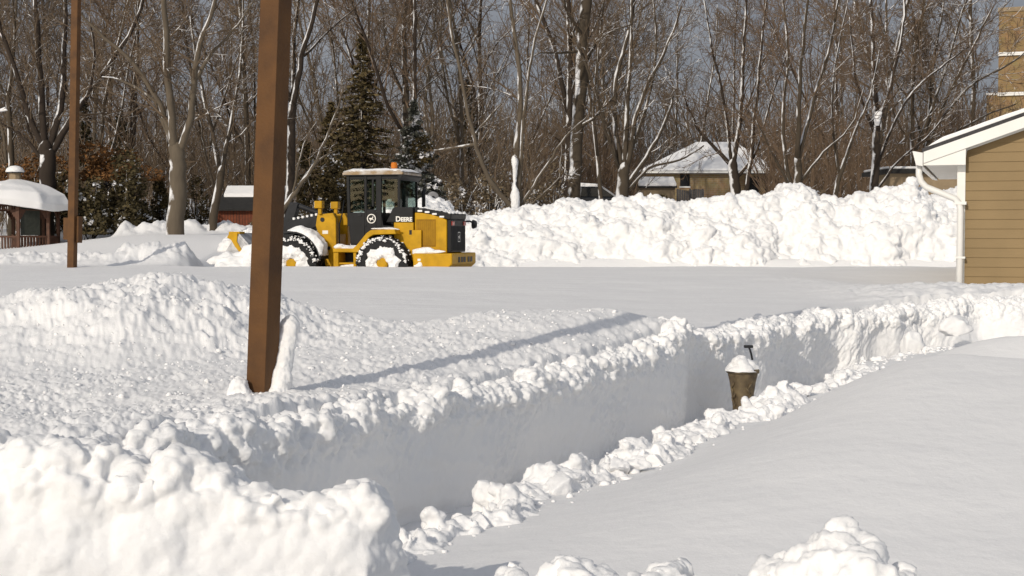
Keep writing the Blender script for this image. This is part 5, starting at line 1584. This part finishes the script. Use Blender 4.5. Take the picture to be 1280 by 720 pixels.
for row, (Y0, Y1, n) in enumerate(((64, 74, 18), (82, 94, 25), (110, 122, 30))):
    for k in range(n):
        y = rt.uniform(Y0, Y1); x = (-.50+.98*(k+rt.uniform(.1, .9))/n)*y
        px = 640+F*x/y
        if row < 2 and 815 < px < 985: continue     # the house is seen there
        if 1215 < px: continue
        put_tree(x, y, ground_z(x, y)-.1, rt.uniform(.8, 1.1), rt.uniform(0, 6.28), rt.randrange(6))

# thin undergrowth and far twigs that nobody could count
def brush(name, n, xr, yr, hr, seed, mat, rad=(.012, .02)):
    g = Grow(seed); rn = g.r
    for i in range(n):
        y = rn.uniform(*yr); x = rn.uniform(*xr)*y
        z = brush_z(x, y)
        h = rn.uniform(*hr)
        p = Vector((x, y, z-.1)); d = Vector((rn.gauss(0, .25), rn.gauss(0, .2), 1)).normalized()
        pts = [p]
        for k in range(4):
            d = (d+Vector((rn.gauss(0, .12), rn.gauss(0, .1), .05))).normalized(); pts.append(pts[-1]+d*h/4)
        g.limb(pts, rn.uniform(*rad)*1.6, rad[0], True, 3)
        for k in range(6):
            a = pts[rn.randrange(1, 4)]; dd = (d+Vector((rn.gauss(0, .6), rn.gauss(0, .5), rn.gauss(0, .3)))).normalized()
            l = h*rn.uniform(.15, .4)
            mid = a+dd*l*.5
            g.limb([a, mid, mid+(dd+Vector((0, 0, .3))).normalized()*l*.5], rad[0], rad[0]*.7, True, 3)
    return tag(mk(name, g.c, mat, None, recalc=False), kind='stuff')
def brush_z(x, y):
    rise = 1.03+.075*min(max(y-44, 0), 30)+.028*max(0, y-74)
    left = float(left_z(np.array([x]), np.array([y]))[0])
    k = min(1, max(0, (-5-x)/4)); return left*k+rise*(1-k)
brush('undergrowth', 1300, (-.46, .02), (66, 92), (2.0, 6.0), 301, M_TWIG)
brush('undergrowth', 300, (.02, .085), (82, 98), (2.0, 6.0), 304, M_TWIGR)
brush('undergrowth', 1000, (.18, .46), (67, 92), (2.0, 6.5), 302, M_TWIGR)
brush('far_wood', 4600, (-.5, .48), (122, 150), (3, 11), 303, M_TWIGB, (.02, .035))

# ---------------------------------------------------------------- leafy things
def leaf_cloud(n, rx, ry, rz, size, seed, blobs=9, up=.5):
    rn = np.random.default_rng(seed)
    ctr = rn.normal(0, .42, (blobs, 3))*np.array([rx, ry, rz]); ctr[:, 2] = np.abs(ctr[:, 2])*1.1
    rb = rn.uniform(.22, .5, blobs)
    w_ = rn.integers(0, blobs, n)
    d = rn.normal(0, 1, (n, 3)); d /= np.linalg.norm(d, axis=1, keepdims=True)
    p = ctr[w_]+d*(rn.uniform(.3, 1, (n, 1))**.5)*rb[w_][:, None]*np.array([rx, ry, rz])
    p[:, 2] = np.maximum(p[:, 2], .02)
    return p, rn
def leaf_quads(p, rn, size, flat=.5):
    n = len(p)
    a = rn.normal(0, 1, (n, 3)); a[:, 2] *= flat; a /= np.linalg.norm(a, axis=1, keepdims=True)
    b = rn.normal(0, 1, (n, 3)); b -= a*(a*b).sum(1, keepdims=True); b /= np.linalg.norm(b, axis=1, keepdims=True)
    s = size*rn.uniform(.6, 1.4, (n, 1))
    V = np.stack([p-a*s, p-b*s*.55, p+a*s, p+b*s*.55], 1)
    return V.reshape(-1, 3), np.arange(n*4).reshape(n, 4)
def shrub(label, loc, rx, ry, rz, n, size, mat, seed, cat='bush', group=None, blobs=10, stems=10, name='bush'):
    root = empty(name, loc); tag(root, label, cat, group)
    p, rn = leaf_cloud(n, rx, ry, rz, size, seed, blobs)
    V, Fq = leaf_quads(p, rn, size)
    o = np_mesh('foliage', V, Fq, mat, False); o.parent = root
    g = Grow(seed)
    for k in range(stems):
        q = p[rn.integers(0, n)]
        e_ = Vector(q.tolist())
        g.limb([Vector((g.r.gauss(0, .1*rx), g.r.gauss(0, .1*ry), -.4)), e_*.55+Vector((0, 0, .1)), e_*1.08], .03, .012, True, 4)
    mk('stems', g.c, M_BARK_DK, root, recalc=False)
    return root
def sh(px, py, D, w_, h_, n, size, mat, seed, label, **kw):
    q = at(px, py, D)
    z = min(q.z, 9)
    return shrub(label, (q.x, D, z), w_/F*D*.5, w_/F*D*.4, h_/F*D*.62, n, size, mat, seed, **kw)
sh(112, 292, 57, 84, 112, 5200, .085, M_SHRUBG, 401, 'dark green bush flecked with snow just right of the far brown post')
sh(158, 292, 58, 96, 124, 6400, .085, M_SHRUBG, 402, 'broad dark green bush between far post and pale trunk, rust leaves above')
sh(200, 293, 60, 60, 96, 3600, .085, M_OLIVE, 403, 'brown-green snowy bush tucked against the left side of the massive pale trunk')
sh(128, 226, 60.5, 150, 62, 4200, .08, M_RUST, 404, 'rust-brown leafy young tree above the dark bushes', cat='tree', name='leafy_tree', stems=16)
sh(30, 262, 62, 120, 100, 4200, .08, M_RUST, 405, 'rust-leaved thicket behind the gazebo roof', stems=14)
sh(70, 292, 60, 70, 92, 3200, .085, M_OLIVE, 406, 'brown-green bush between gazebo and far brown post', stems=10)
sh(248, 292, 66, 60, 80, 2200, .07, M_OLIVE, 415, 'thin brown-green bush right of the massive pale trunk', stems=14)
sh(345, 285, 58, 90, 50, 1800, .08, M_SHRUBG, 407, 'dark low bush partly hidden by the near brown post')
sh(400, 285, 60, 90, 130, 4600, .085, M_OLIVE, 408, 'snow-flecked bush behind the loader front frame')
sh(615, 272, 54, 52, 92, 1500, .06, M_TANLEAF, 409, 'sparse tan-leaved bush left of the clump of pale stems', stems=14)
sh(690, 272, 54, 66, 92, 1700, .06, M_TANLEAF, 410, 'sparse tan-leaved bush right of the clump of pale stems', stems=14)
sh(575, 272, 60, 70, 84, 2200, .07, M_TANLEAF, 411, 'brown bush with snow between loader cab and curved stem', stems=14)
sh(480, 275, 63, 120, 130, 6000, .085, M_OLIVE, 412, 'wide dark bush directly behind the loader cab')
sh(818, 262, 50, 40, 26, 700, .07, M_SHRUBG, 413, 'snow-laden low evergreen poking out of the bank before the tan shed')
sh(1010, 262, 56, 60, 40, 700, .06, M_TANLEAF, 414, 'thin tan bush on the bank below the snow-streaked stems', stems=14)

def spruce(label, px, base_py, tip_py, D, wpx, seed, mat, name='spruce_tree', dens=1.0):
    b = at(px, base_py, D); t = at(px, tip_py, D)
    Hh = t.z-b.z; W = wpx/F*D*.5
    root = empty(name, (b.x, D, b.z)); tag(root, label, 'tree')
    g = Grow(seed); rn = np.random.default_rng(seed)
    g.limb([Vector((0, 0, -1.5)), Vector((.03, 0, Hh*.5)), Vector((0, 0, Hh))], Hh*.016, .02)
    P_ = []; z = Hh*.06
    g2 = Grow(seed+1); g2.c = g.t
    while z < Hh:
        f = 1-z/Hh
        L = W*(f**.85)*rn.uniform(.75, 1.12)+.08
        nb_ = int(5+4*f)
        for k in range(nb_):
            a = rn.uniform(0, 6.283); l = L*rn.uniform(.65, 1.1)
            dr_ = Vector((math.cos(a), math.sin(a), 0))
            m_ = int((10+26*l)*dens)
            q = rn.uniform(.12, 1, m_)
            base = np.array([0, 0, z+rn.uniform(-.1, .1)])
            dirn = np.array([math.cos(a), math.sin(a), 0])
            pp = base+np.outer(q*l, dirn)+np.outer(-.28*l*q**1.4+.12*l*q**3, [0, 0, 1])
            pp += rn.normal(0, 1, (m_, 3))*np.array([.10, .10, .06])*(.4+l*.5)*(1.15-q)[:, None]
            P_.append(pp)
            g2.limb([Vector((0, 0, z)), Vector((dirn*l*.6).tolist())+Vector((0, 0, z-.12*l)), Vector((dirn*l).tolist())+Vector((0, 0, z-.16*l))], .025, .01, True, 3)
        z += (.14+.20*f)*Hh/8
    P_ = np.concatenate(P_)
    V, Fq = leaf_quads(P_, rn, .105, .45)
    o = np_mesh('crown', V, Fq, mat, False); o.parent = root
    mk('trunk', g.t, M_BARK_DK, root, recalc=False)
spruce('pointed olive-brown spruce behind the loader cab', 453, 270, 42, 66, 140, 501, M_SPRUCE, dens=.85)
spruce('shorter olive spruce left of the pointed one, behind loader arm', 415, 280, 128, 68, 90, 502, M_SPRUCE)
spruce('small evergreen loaded with white snow right of the pointed spruce', 518, 262, 126, 64, 105, 503, M_SNOWFIR, dens=.9)
spruce('dark evergreen between the many-stemmed tree and the pale trunk', 152, 270, 138, 76, 70, 504, M_SHRUBG)
spruce('narrow dark evergreen right of the far brown post, higher than the bushes', 108, 260, 112, 78, 40, 505, M_SHRUBG, dens=.9)
spruce('dim evergreen far behind the curved pale stem', 585, 260, 96, 96, 120, 506, M_SHRUBG, dens=.7)

# unseen conifer added at left to throw the shadow on the left-edge snow
qx, qy = -20.2, 15.0
spruce('unseen olive spruce added left of the view for its shadow', 640+F*qx/qy, 290+F*(CAMZ-.9)/qy, 290-F*7.9/qy, qy, 420, 507, M_SPRUCE, dens=.6)

# ---------------------------------------------------------------- light, sky, camera
sd = Vector((-math.sin(R(SUN_A))*math.cos(R(SUN_EL)), -math.cos(R(SUN_A))*math.cos(R(SUN_EL)), math.sin(R(SUN_EL))))
ld = bpy.data.lights.new('sun', 'SUN'); ld.energy = 2.35; ld.angle = R(.5); ld.color = (1.0, .915, .79)
lo = bpy.data.objects.new('sun', ld); COL.objects.link(lo)
lo.rotation_euler = (-sd).to_track_quat('-Z', 'Y').to_euler()

W_ = bpy.data.worlds.new('World'); scene.world = W_; W_.use_nodes = True
nt = W_.node_tree; bg = nt.nodes['Background']; wo = nt.nodes['World Output']
sky = nt.nodes.new('ShaderNodeTexSky'); sky.sky_type = 'NISHITA'; sky.sun_disc = False
sky.sun_elevation = R(SUN_EL); sky.sun_rotation = math.atan2(sd.x, sd.y); sky.dust_density = 1.5; sky.ozone_density = 1.0
nt.links.new(sky.outputs[0], bg.inputs[0]); bg.inputs[1].default_value = .12
# a bank of grey cloud low in the north (away from the sun), thin veil elsewhere
tc = nt.nodes.new('ShaderNodeTexCoord')
sx = nt.nodes.new('ShaderNodeSeparateXYZ'); nt.links.new(tc.outputs['Generated'], sx.inputs[0])
nz = nt.nodes.new('ShaderNodeTexNoise'); nz.inputs['Scale'].default_value = 5; nz.inputs['Detail'].default_value = 7; nz.inputs['Roughness'].default_value = .55
mpn = nt.nodes.new('ShaderNodeMapping'); mpn.inputs['Scale'].default_value = (1, 1, 2.2)
nt.links.new(tc.outputs['Generated'], mpn.inputs['Vector']); nt.links.new(mpn.outputs['Vector'], nz.inputs['Vector'])
m1 = nt.nodes.new('ShaderNodeMapRange'); m1.inputs['From Min'].default_value = -.15; m1.inputs['From Max'].default_value = .45; m1.inputs['To Min'].default_value = .58; m1.inputs['To Max'].default_value = .97
nt.links.new(sx.outputs['Y'], m1.inputs['Value'])
bg2 = nt.nodes.new('ShaderNodeBackground')
cr_ = nt.nodes.new('ShaderNodeValToRGB')
cr_.color_ramp.elements[0].position = .32; cr_.color_ramp.elements[0].color = (.175, .19, .22, 1)
cr_.color_ramp.elements[1].position = .72; cr_.color_ramp.elements[1].color = (.31, .32, .345, 1)
nt.links.new(nz.outputs['Fac'], cr_.inputs[0])
m3 = nt.nodes.new('ShaderNodeMapRange'); m3.inputs['From Min'].default_value = .2; m3.inputs['From Max'].default_value = .75
nt.links.new(sx.outputs['Y'], m3.inputs['Value'])
mc = nt.nodes.new('ShaderNodeMix'); mc.data_type = 'RGBA'; mc.inputs['A'].default_value = (.37, .375, .395, 1)
nt.links.new(m3.outputs['Result'], mc.inputs['Factor']); nt.links.new(cr_.outputs[0], mc.inputs['B'])
nt.links.new(mc.outputs['Result'], bg2.inputs[0]); bg2.inputs[1].default_value = 1.0
mxs = nt.nodes.new('ShaderNodeMixShader')
nt.links.new(m1.outputs['Result'], mxs.inputs[0]); nt.links.new(bg.outputs[0], mxs.inputs[1]); nt.links.new(bg2.outputs[0], mxs.inputs[2])
nt.links.new(mxs.outputs[0], wo.inputs[0])

cd = bpy.data.cameras.new('camera'); cd.lens = 50; cd.sensor_width = 36; cd.clip_end = 10000; cd.clip_start = .1
co = bpy.data.objects.new('camera', cd); COL.objects.link(co)
co.location = (0, 0, CAMZ); co.rotation_euler = (R(90)-PITCH, 0, 0)
scene.camera = co
scene.view_settings.view_transform = 'Standard'; scene.view_settings.look = 'None'
scene.view_settings.exposure = 0.04; scene.view_settings.gamma = 1
scene.cycles.max_bounces = 6; scene.cycles.diffuse_bounces = 3; scene.cycles.transparent_max_bounces = 12
